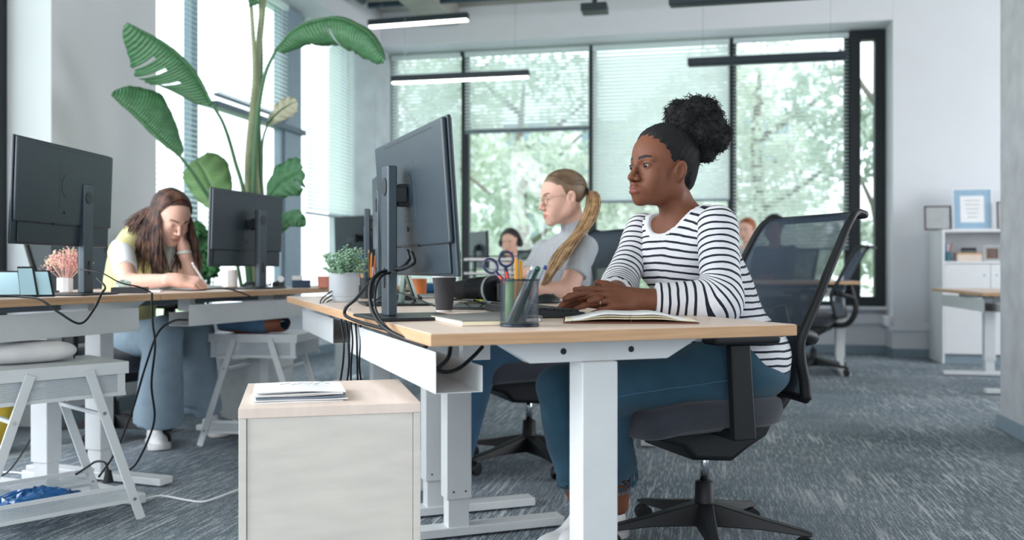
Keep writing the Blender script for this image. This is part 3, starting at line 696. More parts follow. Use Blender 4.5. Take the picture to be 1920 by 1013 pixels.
# ============================================================ BODIES: smooth implicit shapes turned into one skin mesh
A_ = np.array
def v3(v): return np.array([float(v[0]), float(v[1]), float(v[2])])
def d_sph(P, c, r): return np.linalg.norm(P-v3(c), axis=1)-r
def d_ell(P, c, r, M=None):
    q = P-v3(c)
    if M is not None: q = q @ M                       # M columns = axes
    r = A_(r, dtype=float); k0 = np.linalg.norm(q/r, axis=1); k1 = np.linalg.norm(q/(r*r), axis=1)
    return k0*(k0-1)/np.maximum(k1, 1e-9)
def d_cap(P, a, b, ra, rb=None):
    a = v3(a); b = v3(b); rb = ra if rb is None else rb; ab = b-a; t = np.clip(((P-a) @ ab)/max(ab @ ab, 1e-12), 0, 1)
    return np.linalg.norm(P-a-t[:, None]*ab, axis=1)-(ra+(rb-ra)*t)
def d_box(P, c, hs, r, M=None):
    q = P-v3(c)
    if M is not None: q = q @ M
    q = np.abs(q)-(A_(hs)-r); return np.linalg.norm(np.maximum(q, 0), axis=1)+np.minimum(q.max(axis=1), 0)-r
def smin(a, b, k):
    h = np.clip(.5+.5*(b-a)/k, 0, 1); return b*(1-h)+a*h-k*h*(1-h)
def smax(a, b, k): return -smin(-a, -b, k)
def chain(P, pts, rr, k=.01):
    d = None
    for i in range(len(pts)-1):
        e = d_cap(P, pts[i], pts[i+1], rr[i], rr[i+1]); d = e if d is None else smin(d, e, k)
    return d
def mesh_sdf(fn, lo, hi, h, margin=.004):
    lo = A_(lo, dtype=float); hi = A_(hi, dtype=float); nc = np.maximum(1, np.ceil((hi-lo)/(4*h)).astype(int)); n = nc*4
    ax = [lo[i]+(np.arange(nc[i])*4+1.5)*h for i in range(3)]
    C = np.stack(np.meshgrid(*ax, indexing='ij'), -1).reshape(-1, 3); dc = fn(C).reshape(nc)
    act = np.abs(dc) < 4*h*.9*1.25+margin
    f = np.repeat(np.repeat(np.repeat(np.where(dc > 0, 1.0, -1.0), 4, 0), 4, 1), 4, 2)
    m = np.repeat(np.repeat(np.repeat(act, 4, 0), 4, 1), 4, 2); I = np.argwhere(m)
    vals = np.empty(len(I))
    for s in range(0, len(I), 400000): vals[s:s+400000] = fn(lo+I[s:s+400000]*h)
    f[m] = vals
    S = f < 0; nx, ny, nz = n
    cnt = np.zeros((nx-1, ny-1, nz-1), dtype=np.int8)
    for a in (0, 1):
        for b in (0, 1):
            for c in (0, 1): cnt += S[a:nx-1+a, b:ny-1+b, c:nz-1+c]
    cells = np.argwhere((cnt > 0) & (cnt < 8)); idx = -np.ones((nx-1, ny-1, nz-1), dtype=np.int64); idx[tuple(cells.T)] = np.arange(len(cells))
    acc = np.zeros((len(cells), 3)); w_ = np.zeros(len(cells))
    cs = [(a, b, c) for a in (0, 1) for b in (0, 1) for c in (0, 1)]
    for i, p in enumerate(cs):
        for q in cs[i+1:]:
            if sum(abs(x-y) for x, y in zip(p, q)) != 1: continue
            f0 = f[cells[:, 0]+p[0], cells[:, 1]+p[1], cells[:, 2]+p[2]]; f1 = f[cells[:, 0]+q[0], cells[:, 1]+q[1], cells[:, 2]+q[2]]
            x = (f0 < 0) != (f1 < 0); t = np.where(x, f0/np.where(x, f0-f1, 1), 0)
            acc += np.where(x[:, None], A_(p)+t[:, None]*(A_(q)-A_(p)), 0); w_ += x
    V = lo+(cells+acc/w_[:, None])*h
    Fs = []
    for axis in range(3):
        sl0 = [slice(None)]*3; sl1 = [slice(None)]*3; sl0[axis] = slice(0, -1); sl1[axis] = slice(1, None)
        e = S[tuple(sl0)] != S[tuple(sl1)]; E = np.argwhere(e); b, c = [(1, 2), (2, 0), (0, 1)][axis]
        ok = (E[:, b] > 0) & (E[:, c] > 0) & (E[:, b] < n[b]-1) & (E[:, c] < n[c]-1); E = E[ok]
        ub = np.zeros(3, int); ub[b] = 1; uc = np.zeros(3, int); uc[c] = 1
        q = np.stack([idx[tuple((E-o).T)] for o in (ub+uc, uc, uc*0, ub)], 1)
        ins = S[tuple(E.T)]; q[~ins] = q[~ins][:, ::-1]; Fs.append(q)
    F = np.vstack(Fs); F = F[(F >= 0).all(axis=1)]
    return V, F
def join_meshes(L):
    V = []; F = []; n = 0
    for v, f in L: V.append(v); F.append(f+n); n += len(v)
    return np.vstack(V), np.vstack(F)
def frame(fwd, up=(0, 0, 1)):
    """columns right, forward, up"""
    y = Vector(fwd).normalized(); z = Vector(up); z = (z-y*z.dot(y)).normalized(); x = y.cross(z)
    return np.array([[x[i], y[i], z[i]] for i in range(3)])
class Fr:
    def __init__(s, o, fwd, up=(0, 0, 1), k=1.0): s.o = v3(o); s.M = frame(fwd, up); s.k = k
    def loc(s, P): return (P-s.o) @ s.M/s.k
    def w(s, p): return s.o+s.M @ (A_(p, dtype=float)*s.k)
    def W(s, P): return s.o+(P*s.k) @ s.M.T

# ---------------------------------------------------------------- head (local: x right, y forward, z up, metres)
def head_fn(P, nose=1.0, lips=1.0, jaw=1.0, eye_open=.0042, eyes=True, broad=1.0, prog=0.0, ear=(0, 0, 1.0), chin=0.0):
    S = P.copy(); S[:, 0] = np.abs(S[:, 0])           # faces are mirror-symmetric
    d = d_ell(S, (0, -.018, .034), (.0735, .094, .080))
    d = smin(d, d_ell(S, (0, .026, .030), (.062, .060, .060)), .02)           # forehead
    d = smin(d, d_ell(S, (0, .022, -.030), (.056, .060, .075)), .025)
    d = smin(d, d_cap(S, (.050, -.010, -.035), (.043*jaw, .004, -.058), .017, .016), .025)
    d = smin(d, d_cap(S, (.043*jaw, .004, -.060), (.012, .064+prog*.6, -.090+chin), .016, .015), .028)
    d = smin(d, d_ell(S, (0, .072+prog*.75, -.094+chin), (.018*jaw, .015, .015)), .018)   # chin
    d = smin(d, d_ell(S, (.037, .054, -.026), (.023, .023, .022)), .020)      # cheekbone
    d = smin(d, d_ell(S, (.029, .058, -.050), (.022, .020, .024)), .02)
    d = smin(d, d_cap(S, (.012, .083, .016), (.042, .066, .017), .0065, .007), .012)   # brow ridge
    d = smin(d, d_ell(S, (0, .072+prog, -.066), (.026, .019, .022)), .014)        # muzzle
    d = smax(d, -d_ell(S, (.0315, .096, .001), (.0150, .0175, .0115)), .010)         # socket
    d = smin(d, chain(S, [(0, .083, .014), (0, .093, -.010), (0, .1045, -.030)], [.0060, .0066, .0092*nose], .006), .009)
    d = smin(d, d_ell(S, (.0105*nose, .0925, -.0350), (.0078*nose, .0100, .0072)), .005)
    d = smax(d, -d_ell(S, (.0062*nose, .0965, -.0425), (.0034, .0052, .0030)), .002)
    if eyes:
        lid = d_ell(S, (.0315, .0710, .0005), (.0142, .0135, .0125)); d = smin(d, lid, .003)
        q = S-A_((.0315, .084, -.0005)); slit = d_ell(q-A_((0, 0, 0))*0, (0, 0, 0), (.0128, .0120, eye_open)); d = smax(d, -slit, .0012)
    up = chain(S, [(0, .0905+prog, -.0585), (.008, .0898+prog, -.0570), (.0250, .0775+prog*.8, -.0622)], [.0044*lips, .0047*lips, .0022], .003)
    lo = chain(S, [(0, .0892+prog, -.0680), (.012, .0868+prog, -.0675), (.0240, .0775+prog*.8, -.0632)], [.0062*lips, .0054*lips, .0022], .003)
    d = smin(d, up, .004); d = smin(d, lo, .004)
    d = smax(d, -chain(S, [(0, .0975+prog, -.0634), (.012, .0945+prog, -.0632), (.0275, .0815+prog*.8, -.0628)], [.0013, .0013, .0010], .001), .0015)
    # ears
    EM = frame((-.30, 1, .20), (.2, 0.0, 1)); c = A_((.0735*broad, -.012+ear[0], -.006+ear[1])); q = (S-c) @ EM/ear[2]
    e = d_ell(q, (0, 0, 0), (.0075, .0175, .0300)); e = smax(e, -d_ell(q, (.0075, .003, .002), (.0065, .0105, .0180)), .003)
    e = smin(e, d_ell(q, (.001, .012, -.006), (.004, .004, .006)), .004); e = smax(e, -d_cap(q, (.0085, .012, .016), (.0085, -.010, .012), .0022), .002); e = e*ear[2]
    d = smin(d, e, .004)
    return d
def head_marks(V):
    """lip and brow masks on local head coordinates"""
    x = np.abs(V[:, 0]); z = V[:, 2]; y = V[:, 1]
    up = -.0545-.0010*np.cos(x*500)*0-.0065*np.clip(x/.0245, 0, 1)**1.6*1.35; lo = -.0755+.0095*np.clip(x/.0245, 0, 1)**2
    lip = np.clip((up-z)/.0012, 0, 1)*np.clip((z-lo)/.0012, 0, 1)*np.clip((.0250-x)/.001, 0, 1)*(y > .070)
    bz = .0195+.0045*np.sin(np.clip((x-.012)/.036, 0, 1)*pi*.8); wd_ = .0040*(1-.5*np.clip((x-.03)/.02, 0, 1))
    brow = np.clip((wd_-np.abs(z-bz))/.0010+.8, 0, 1)*np.clip((x-.011)/.003, 0, 1)*np.clip((.050-x)/.004, 0, 1)*(y > .04)
    return lip, brow
def skin_mat(name, col, lipc, browc, rough=.55, spec=.3, sss=.06):
    m = mat(name, col, rough, var=.05, scale=30, bump=.10, bscale=420, spec=spec, sss=sss); n = m.node_tree.nodes; L = m.node_tree.links; b = n['Principled BSDF']
    src = b.inputs['Base Color'].links[0].from_socket
    for at_n, c in (('lip', lipc), ('brow', browc)):
        a = n.new('ShaderNodeAttribute'); a.attribute_name = at_n; x = n.new('ShaderNodeMix'); x.data_type = 'RGBA'
        L.new(a.outputs['Fac'], x.inputs[0]); L.new(src, x.inputs[6]); x.inputs[7].default_value = (*rgb(*c), 1); src = x.outputs[2]
    L.new(src, b.inputs['Base Color']); return m
EYEW = mat('eye_white', (168, 160, 154), .45, var=.02, spec=.3)
def eye_parts(fr, root, iris=(40, 24, 16), look=(0, 0), op=.0048, lash=(10, 10, 12)):
    """eyeballs with iris and pupil, in the head frame"""
    IR = mat('iris_%d' % iris[0], iris, .25, var=.2, scale=600, spec=.4); PU = mat('pupil', (6, 6, 8), .2, spec=.5)
    for sx_ in (-1, 1):
        c = A_((sx_*.0315, .0705, .0003)); 
        e = MB().sphere((0, 0, 0), .0120, 20, 14); V = A_(e.V); o = mkmesh('eyeball', fr.W(V+c), e.F, EYEW, root, True, True)
        la = MB()
        def arc(sg, k, r):
            P_ = []
            for dx in np.linspace(-.0124, .0126, 11):
                z = sg*op*k*sqrt(max(0, 1-(dx/.0131)**2)); y = sqrt(max(1e-6, .0136**2-dx*dx*.85-z*z)); P_.append(Vector(fr.w(c+A_((dx, y, z)))))
            la.tube(P_, r, 5)
        arc(1, 1.1, .0010*fr.k); arc(-1, 1.0, .0004*fr.k); la.build('eyelashes', mat('lash_%d' % lash[0], lash, .8), root, world=True, smooth=True)
        dirn = Vector((look[0]+0*sx_, 1, look[1])).normalized(); Mx = frame(dirn)
        for (nm, r0, dp, m_) in (('iris', .0066, .0105, IR), ('pupil', .0026, .0116, PU)):
            l = MB().lathe([(r0, 0), (r0*.8, .0009), (r0*.3, .0014), (.0001, .0015)], n=20, cap=False); V = A_(l.V)[:, [0, 2, 1]]*A_((1, 1, 1))+A_((0, dp, 0))
            mkmesh(nm, fr.W(V @ Mx.T+c), l.F, m_, o, True, True)
def strands(paths, r, n=4, taper=True):
    mb = MB()
    for p in paths:
        k = len(p); mb.tube([Vector(q) for q in p], [r*(1-.75*abs(2*i/(k-1)-1)**4 if taper else 1) for i in range(k)], n, cap=False)
    return mb
def hair_mat(name, c1, c2, rough=.38):
    m = mat(name, c1, rough, var=.2, scale=40, spec=.5); n = m.node_tree.nodes; L = m.node_tree.links; b = n['Principled BSDF']
    t = n.new('ShaderNodeTexCoord'); z = n.new('ShaderNodeTexNoise'); z.inputs['Scale'].default_value = 22; z.inputs['Detail'].default_value = 5; L.new(t.outputs['Object'], z.inputs['Vector'])
    r = n.new('ShaderNodeValToRGB'); r.color_ramp.elements[0].position = .38; r.color_ramp.elements[1].position = .62
    r.color_ramp.elements[0].color = (*rgb(*c1), 1); r.color_ramp.elements[1].color = (*rgb(*c2), 1); L.new(z.outputs['Fac'], r.inputs[0]); L.new(r.outputs[0], b.inputs['Base Color'])
    return m
# ---------------------------------------------------------------- hand (local: y to the fingers, z back of the hand, x to the thumb (left hand))
def hand_fn(P, curl=(.25, .25, .3, .35), spread=(.10, .02, -.06, -.16), thumb=(.8, .6, -.25), tcurl=.25, k=1.0):
    q = P/k
    d = d_box(q, (0, .050, 0), (.036, .040, .0125), .012)
    d = smin(d, d_ell(q, (-.014, .035, -.008), (.018, .032, .012)), .01); d = smin(d, d_ell(q, (.020, .032, -.010), (.017, .028, .013)), .01)
    d = smin(d, d_cap(q, (0, -.03, 0), (0, .02, 0), .024, .026), .02)
    out = d
    roots = [(.0295, .088, .002), (.0098, .0915, .004), (-.0100, .0885, .003), (-.0288, .081, .0)]
    lens = [(.040, .025, .021), (.044, .029, .022), (.041, .027, .021), (.032, .021, .019)]
    rad = [(.0092, .0083, .0078, .0066), (.0094, .0085, .0079, .0066), (.0091, .0082, .0076, .0064), (.0082, .0073, .0068, .0058)]
    for i in range(4):
        p = A_(roots[i]); a = 0.0; s = spread[i]; pts = [p]
        for j in range(3):
            a += curl[i]*(1.0, 1.15, .75)[j]; dr = A_((sin(s)*cos(a), cos(s)*cos(a), -sin(a))); p = p+dr*lens[i][j]; pts.append(p)
        f = chain(q, [A_((roots[i][0]*.8, .05, 0))]+pts, [.0095]+list(rad[i]), .004)
        for j in (1, 2): f = smin(f, d_sph(q, pts[j]+A_((0, 0, .0010)), rad[i][j]*1.02), .004)
        out = np.minimum(out, smin(d, f, .007))
    t = Vector(thumb).normalized(); p0 = A_((.020, .018, -.006)); p1 = p0+v3(t)*.042
    t2 = Vector((t.x*cos(tcurl)-t.y*sin(tcurl)*.0+0, t.y+.35*tcurl*2, t.z-.1)).normalized(); p2 = p1+v3(t2)*.034
    t3 = Vector((t2.x-.6*tcurl, t2.y+.5*tcurl, t2.z)).normalized(); p3 = p2+v3(t3)*.026
    f = chain(q, [p0, p1, p2, p3], [.0145, .0112, .0100, .0078], .006)
    return smin(out, f, .010)*k
def shoe_parts(root, heel, toe_dir, L=.25, up=(0, 0, 1), cu=None, cs=None, lace=None, wd=1.0):
    """sneaker: heel = sole point under the heel; separate upper, sole and laces"""
    fr = Fr(heel, toe_dir, up)
    def outline(P, g=0):
        a = d_ell(P, (0, .20*L/.25, .04), (.047*wd+g, .060+g, 9)); b = d_ell(P, (0, .045, .04), (.034*wd+g, .045+g, 9)); c = d_cap(P*A_((1, 1, 0)), (0, .05, 0), (0, .19*L/.25, 0), .032*wd+g, .043*wd+g)
        return smin(smin(a, b, .02), c, .02)
    def sole(Pw):
        P = fr.loc(Pw); toe = np.maximum(0, P[:, 1]-.19*L/.25)**2*1.6
        return smax(outline(P, .003), np.abs(P[:, 2]-.014-toe*.8)-.014, .004)
    def upper(Pw):
        P = fr.loc(Pw); y = P[:, 1]
        d = smin(d_ell(P, (0, .16*L/.25, .03), (.043*wd, .080, .040)), d_ell(P, (0, .055, .045), (.036*wd, .052, .058)), .03)
        d = smin(d, d_cap(P, (0, .13, .055), (0, .075, .090), .024, .030), .02)
        d = smax(d, -d_ell(P, (0, .045, .118), (.027, .036, .040)), .004); return smax(smax(d, -(P[:, 2]-.018), .003), outline(P, -.001), .008)
    c = fr.w((0, .12, .05)); lo = c-.18; hi = c+.18
    V, F = mesh_sdf(upper, lo, hi, .0038); u = mkmesh('shoe', V, F, cu, root, True, True)
    V, F = mesh_sdf(sole, lo, hi, .0038); mkmesh('sole', V, F, cs, u, True, True)
    l = MB()
    for i in range(5):
        y = .095+.018*i; z = .100-.0105*i-.002*i; l.tube([Vector(fr.w((-.020, y, z-.006))), Vector(fr.w((-.010, y+.004, z+.0015))), Vector(fr.w((.010, y+.004, z+.0015))), Vector(fr.w((.020, y, z-.006)))], .0027, 6)
    l.build('laces', lace or cs, u, world=True, smooth=True); return u
def plen(P, pts):
    """coordinate along a bent limb, blended at the joint, for sleeve stripes"""
    best = None; s0 = 0; S_ = []; W_ = []
    for a, b in zip(pts[:-1], pts[1:]):
        a = v3(a); b = v3(b); ab = b-a; l = np.linalg.norm(ab); t = ((P-a) @ ab)/l; tc_ = np.clip(t, 0, l)
        dd = np.linalg.norm(P-a-(tc_/l)[:, None]*ab, axis=1); S_.append(s0+t); W_.append(np.exp(-(dd/.022)**1.0*2)); s0 += l
    S_ = np.stack(S_, 1); W_ = np.stack(W_, 1); W_ /= W_.sum(1)[:, None]; s = (S_*W_).sum(1)
    if len(pts) == 3:
        a, b, c = [v3(p) for p in pts]; d1 = (b-a)/np.linalg.norm(b-a); d2 = (c-b)/np.linalg.norm(c-b); bb = (d1+d2)/2; m = 4*W_[:, 0]*W_[:, 1]
        l = np.linalg.norm(b-a); s = l+(s-l)/(np.linalg.norm(bb)**(m*1.3))
    return s
def folds(P, amp, fs, seed=0):
    r = np.random.default_rng(seed); d = 0
    for i in range(5):
        k = r.normal(size=3); k /= np.linalg.norm(k); d = d+np.sin(P @ k*fs*(.6+.25*i)+r.uniform(0, 6.28)+1.3*np.sin(P @ r.normal(size=3)*fs*.35))/(1+i*.5)
    return amp*d/2.2
# ============================================================ THE WOMAN IN THE STRIPED SHIRT
SK1 = skin_mat('skin_deep_brown', (118, 75, 56), (130, 74, 66), (10, 7, 7), .55, .28)
def stripe_mat():
    m = mat('striped_jersey', (222, 224, 230), .9, var=.03, scale=60, bump=.12, bscale=900); n = m.node_tree.nodes; L = m.node_tree.links; b = n['Principled BSDF']
    a = n.new('ShaderNodeAttribute'); a.attribute_name = 's'; p = n.new('ShaderNodeAttribute'); p.attribute_name = 'plain'
    t = n.new('ShaderNodeTexCoord'); nz = n.new('ShaderNodeTexNoise'); nz.inputs['Scale'].default_value = 14; L.new(t.outputs['Object'], nz.inputs['Vector'])
    def M(op, x, y=None):
        k = n.new('ShaderNodeMath'); k.operation = op
        for i, q in ((0, x), (1, y)):
            if q is None: continue
            if hasattr(q, 'links'): L.new(q, k.inputs[i])
            else: k.inputs[i].default_value = q
        return k.outputs[0]
    s = M('ADD', a.outputs['Fac'], M('MULTIPLY', M('SUBTRACT', nz.outputs['Fac'], .5), .010))
    f = M('FRACT', M('DIVIDE', s, .0212)); g = M('LESS_THAN', f, .30); g = M('MULTIPLY', g, M('LESS_THAN', p.outputs['Fac'], .5))
    x = n.new('ShaderNodeMix'); x.data_type = 'RGBA'; L.new(g, x.inputs[0]); L.new(b.inputs['Base Color'].links[0].from_socket, x.inputs[6]); x.inputs[7].default_value = (*rgb(24, 28, 44), 1)
    L.new(x.outputs[2], b.inputs['Base Color']); return m
STRIPE = stripe_mat()
def denim(name, c):
    m = mat(name, c, .9, var=.22, scale=9, bump=.25, bscale=700, sheen=.1); return m
DENIM = denim('blue_denim', (40, 78, 98))
CREAM = mat('sneaker_white', (226, 228, 230), .6, var=.03); GUM = mat('sneaker_sole', (214, 214, 212), .6, var=.04)

w1 = thing('person', 'seated woman with a curly high bun, striped long sleeved top and cropped jeans', 'person', (CH1.x, CH1.y, 0))
sN, sF = at(1345, 424, 2.52), at(1206, 432, 2.80)                   # shoulder joints, near and far
Lv = (sN-sF).normalized(); Lv.z = 0; Lv.normalize(); Fv = Vector((Lv.y, -Lv.x, 0)); 
if Fv.x > 0: Fv = -Fv
mid = (sN+sF)/2; pel = at(1378, 672, 2.78); TM = frame(Fv)
spine = (mid-pel).normalized(); TMs = frame(Fv, spine)
eN, wN = at(1352, 566, 2.40), at(1205, 562, 2.40)
eF, wF = at(1160, 540, 2.64), at(1148, 556, 2.44)
hN, hF = at(1372, 690, 2.68), at(1362, 682, 2.92)
kN, kF = at(1132, 728, 2.58), at(1050, 730, 2.82)
aN, aF = at(1158, 900, 2.76), at(1080, 906, 2.86)                 # hem centres
fN, fF = at(1160, 948, 2.78), at(1092, 962, 2.88)                 # ankles
hd1 = Fr(at(1242, 314, 2.665), (-.883, -.469, -.02), (.02, .0, 1), 1.07)
nb = at(1290, 402, 2.70)                                           # neck base
def torso1(P, g=0.0):
    d = d_ell(P, mid+spine*-.115+Fv*.004, (.148+g, .104+g, .165+g), TMs)
    d = smin(d, d_ell(P, mid.lerp(pel, .66), (.132+g, .100+g, .17+g), TMs), .08)
    d = smin(d, d_ell(P, pel+Vector((0, 0, .01)), (.172+g, .135+g, .13+g), TM), .06)
    for s in (-1, 1): d = smin(d, d_ell(P, mid-spine*.10+Fv*.068+Lv*(.062*s), (.062+g, .052+g, .062+g), TMs), .05)
    for j in (sN, sF): d = smin(d, d_cap(P, nb-Vector((0, 0, .045)), j+Vector((0, 0, -.012)), .042+g, .046+g), .05)
    return d
def hole1(P): return d_ell(P, nb+Fv*.028+Vector((-.008, 0, .014)), (.092, .108, .074), frame(Fv+Vector((0, 0, -.45))))
def shirt_t(P):
    d = torso1(P, .012)+folds(P, .0035, 38, 3); d = smax(d, -hole1(P), .004)
    return smax(d, (pel.z-.075)-P[:, 2], .01)
lo = A_((mid.x-.33, mid.y-.36, pel.z-.12)); hi = A_((pel.x+.26, pel.y+.30, mid.z+.16))
V, F = mesh_sdf(shirt_t, lo, hi, .0075)
q = (V-v3(mid)) @ TMs; s = q[:, 2]-.55*np.maximum(0, q[:, 0]*0)+.9*q[:, 0]**2*np.clip(1+q[:, 2]*3, 0, 1)
mkmesh('shirt', V, F, STRIPE, w1, True, True, {'s': s, 'plain': (hole1(V) < .017).astype(float)})
def sleeve(nm, S, E, W_, r, wide, cut, par):
    W2 = E+(W_-E)*cut; ax_ = (W2-E).normalized()
    def fn(P):
        d = smin(d_cap(P, S, E, r[0], r[1]), d_cap(P, E, W2+ax_*.03, r[1], r[2]), .03)+folds(P, .0032, 60, 5)
        return smax(d, (P-v3(W2)) @ v3(ax_), .003)
    A = np.minimum.reduce([v3(S), v3(E), v3(W2)])-.10; B = np.maximum.reduce([v3(S), v3(E), v3(W2)])+.10
    V, F = mesh_sdf(fn, A, B, .0055); s = plen(V, [S, E, W2]); 
    end = ((V-v3(W2)) @ v3(ax_) > -.016)
    mkmesh(nm, V, F, STRIPE, w1, True, True, {'s': s+.004, 'plain': ((V-v3(W2)) @ v3(ax_) > -.0015).astype(float)})
sleeve('sleeve', sN, eN, wN, (.056, .055, .043), 0, .84, w1)
sleeve('sleeve', sF, eF, wF, (.054, .050, .043), 0, .42, w1)
# jeans
def jeans(P):
    d = smin(d_cap(P, hN, kN, .098, .073), d_cap(P, kN, aN, .072, .062), .03)
    e = smin(d_cap(P, hF, kF, .098, .073), d_cap(P, kF, aF, .072, .062), .03)
    d = smin(d, e, .012); d = smin(d, d_ell(P, pel+Vector((0, 0, -.03)), (.175, .14, .115), TM), .05)+folds(P, .0060, 40, 9)
    for a_, k_ in ((aN, kN), (aF, kF)):
        ax_ = v3((a_-k_).normalized()); near = np.linalg.norm(P-v3(a_), axis=1) < .13
        cutd = (P-v3(a_)) @ ax_; d = np.where(near, np.maximum(d, cutd), d)
        d = np.where(near, np.maximum(d, -np.maximum(d_cap(P, k_.lerp(a_, .75), a_+(a_-k_)*.3, .056, .056), -cutd-.05)), d)
    return smax(d, P[:, 2]-(pel.z+.07), .01)
pts = [hN, hF, kN, kF, aN, aF, pel]; A = np.min([v3(p) for p in pts], 0)-.16; B = np.max([v3(p) for p in pts], 0)+.18
V, F = mesh_sdf(jeans, A, B, .0085); mkmesh('jeans', V, F, DENIM, w1, True, True)
ST = mat('denim_stitch', (70, 112, 136), .9)
sm = MB()
for (a_, b_, off) in ((hN, kN, Vector((0, -.099, .0))),):
    P_ = []
    for i in range(22):
        t = i/21; c = v3(a_.lerp(b_, t)); dd = A_((0, -cos(R(12)), -sin(R(12)))); rs_ = np.linspace(.05, .15, 60); f_ = jeans(c+rs_[:, None]*dd); k_ = int(np.argmax(f_ > 0)); P_.append(Vector(c+dd*(rs_[k_]+.0006)))
    sm.tube(P_, .0016, 5)
sm.build('seam', ST, w1, world=True)
rg = random.Random(3)
for a_, k_ in ((aN, kN), (aF, kF)):
    fr_ = MB()
    fm = Fr(a_, (a_-k_).normalized(), (1, 0, 0))
    for i in range(90):
        t = 2*pi*i/90+rg.uniform(-.02, .02); c = A_((cos(t)*.0605, -.006, sin(t)*.0605)); fr_.tube([Vector(fm.w(c)), Vector(fm.w(c*A_((1.02, 0, 1.02))+A_((0, rg.uniform(.004, .010), 0))))], .0009, 3)
    fr_.build('frayed_hem', mat('denim_fray', (92, 138, 158), .9), w1, world=True)
# body skin
HL = Fr(wN+Vector((-.004, 0, 0)), (-.975, -.10, .03), (-.05, -.72, .68)); HR = Fr(wF+Vector((-.008, .022, -.004)), (-.84, -.48, -.02), (-.15, .45, .88))
def lh(P): 
    q = HL.loc(P); return smin(hand_fn(q, curl=(.06, .12, .17, .25), spread=(.08, .0, -.08, -.18), thumb=(.40, .88, .12), tcurl=.10), d_cap(P, eN, wN, .036, .025), .02)
def rh(P):
    q = HR.loc(P); q = q*A_((-1, 1, 1)); return smin(hand_fn(q, curl=(.12, .22, .30, .36), spread=(.14, .03, -.08, -.18), thumb=(.45, .85, -.25)), d_cap(P, eF, wF, .036, .026), .02)
def headneck(P):
    h = head_fn(hd1.loc(P), nose=1.12, lips=1.30, eye_open=.0052, jaw=.88, prog=.008, ear=(.008, -.011, 1.0), chin=.004)*hd1.k
    n1 = hd1.w((0, -.020, -.055)); n = d_cap(P, n1, nb+Vector((-.012, .0, -.02)), .050, .054)
    n = smin(n, d_cap(P, hd1.w((-.045, -.02, -.06)), nb+Fv*.06-Vector((0, 0, .045)), .012, .010), .02)
    t = torso1(P, .001); t = smax(t, P[:, 2]-(nb.z+.02), .03)
    return smin(smin(h, n, .018), t, .035)
L = []
c = hd1.o; hm = mesh_sdf(headneck, A_((c[0]-.16, c[1]-.16, .90)), A_((c[0]+.22, c[1]+.20, c[2]+.14)), .0026)
L.append(hm)
L.append(mesh_sdf(lh, v3(wN)-A_((.24, .10, .09)), v3(wN)+A_((.11, .10, .09)), .0024))
L.append(mesh_sdf(rh, v3(wF)-A_((.22, .16, .09)), v3(wF)+A_((.06, .13, .09)), .0024))
def legs_skin(P):
    d = smin(d_cap(P, kN, aN, .05, .040), d_cap(P, aN, fN, .040, .031), .02); e = smin(d_cap(P, kF, aF, .05, .040), d_cap(P, aF, fF, .040, .031), .02)
    th = np.minimum(d_cap(P, hN, kN, .075, .052), d_cap(P, hF, kF, .075, .052)); d = smin(np.minimum(d, e), th, .03)
    d = smin(d, torso1(P, -.012), .04)
    ar = np.minimum(smin(d_cap(P, sN, eN, .045, .036), d_cap(P, eN, wN, .036, .026), .02), smin(d_cap(P, sF, eF, .045, .036), d_cap(P, eF, wF, .036, .026), .02))
    return smin(d, ar, .02)
pts = [hN, hF, kN, kF, fN, fF, pel, sN, sF, wN, wF, eN]; A = np.min([v3(p) for p in pts], 0)-.08; B = np.max([v3(p) for p in pts], 0)+.10; 
L.append(mesh_sdf(legs_skin, A, B, .011))
V, F = join_meshes(L); lip = np.zeros(len(V)); brow = np.zeros(len(V)); nh = len(hm[0]); lip[:nh], brow[:nh] = head_marks(hd1.loc(hm[0]))
mkmesh('body', V, F, SK1, w1, True, True, {'lip': lip, 'brow': brow})
eye_parts(hd1, w1, (30, 17, 12), look=(-.02, -.02), op=.0052)
NAIL = mat('finger_nail', (176, 120, 104), .3, var=.05)
# shoes
shoe_parts(w1, at(1176, 1000, 2.86), (-.86, -.45, -.10), .26, cu=CREAM, cs=GUM)
shoe_parts(w1, at(1118, 1020, 2.90), (-.80, -.58, -.02), .26, cu=CREAM, cs=GUM)
# ring
rgm = MB(); cpt = HL.w((-.0135, .112, -.002)); fm = Fr(cpt, HL.M[:, 1]*.97-HL.M[:, 0]*.1-HL.M[:, 2]*.25)
rgm.tube([Vector(fm.w((cos(t)*.0093, 0, sin(t)*.0093))) for t in np.linspace(0, 2*pi, 20)[:-1]], .0011, 6, closed=True); rgm.build('ring', CHROME, w1, world=True, smooth=True)
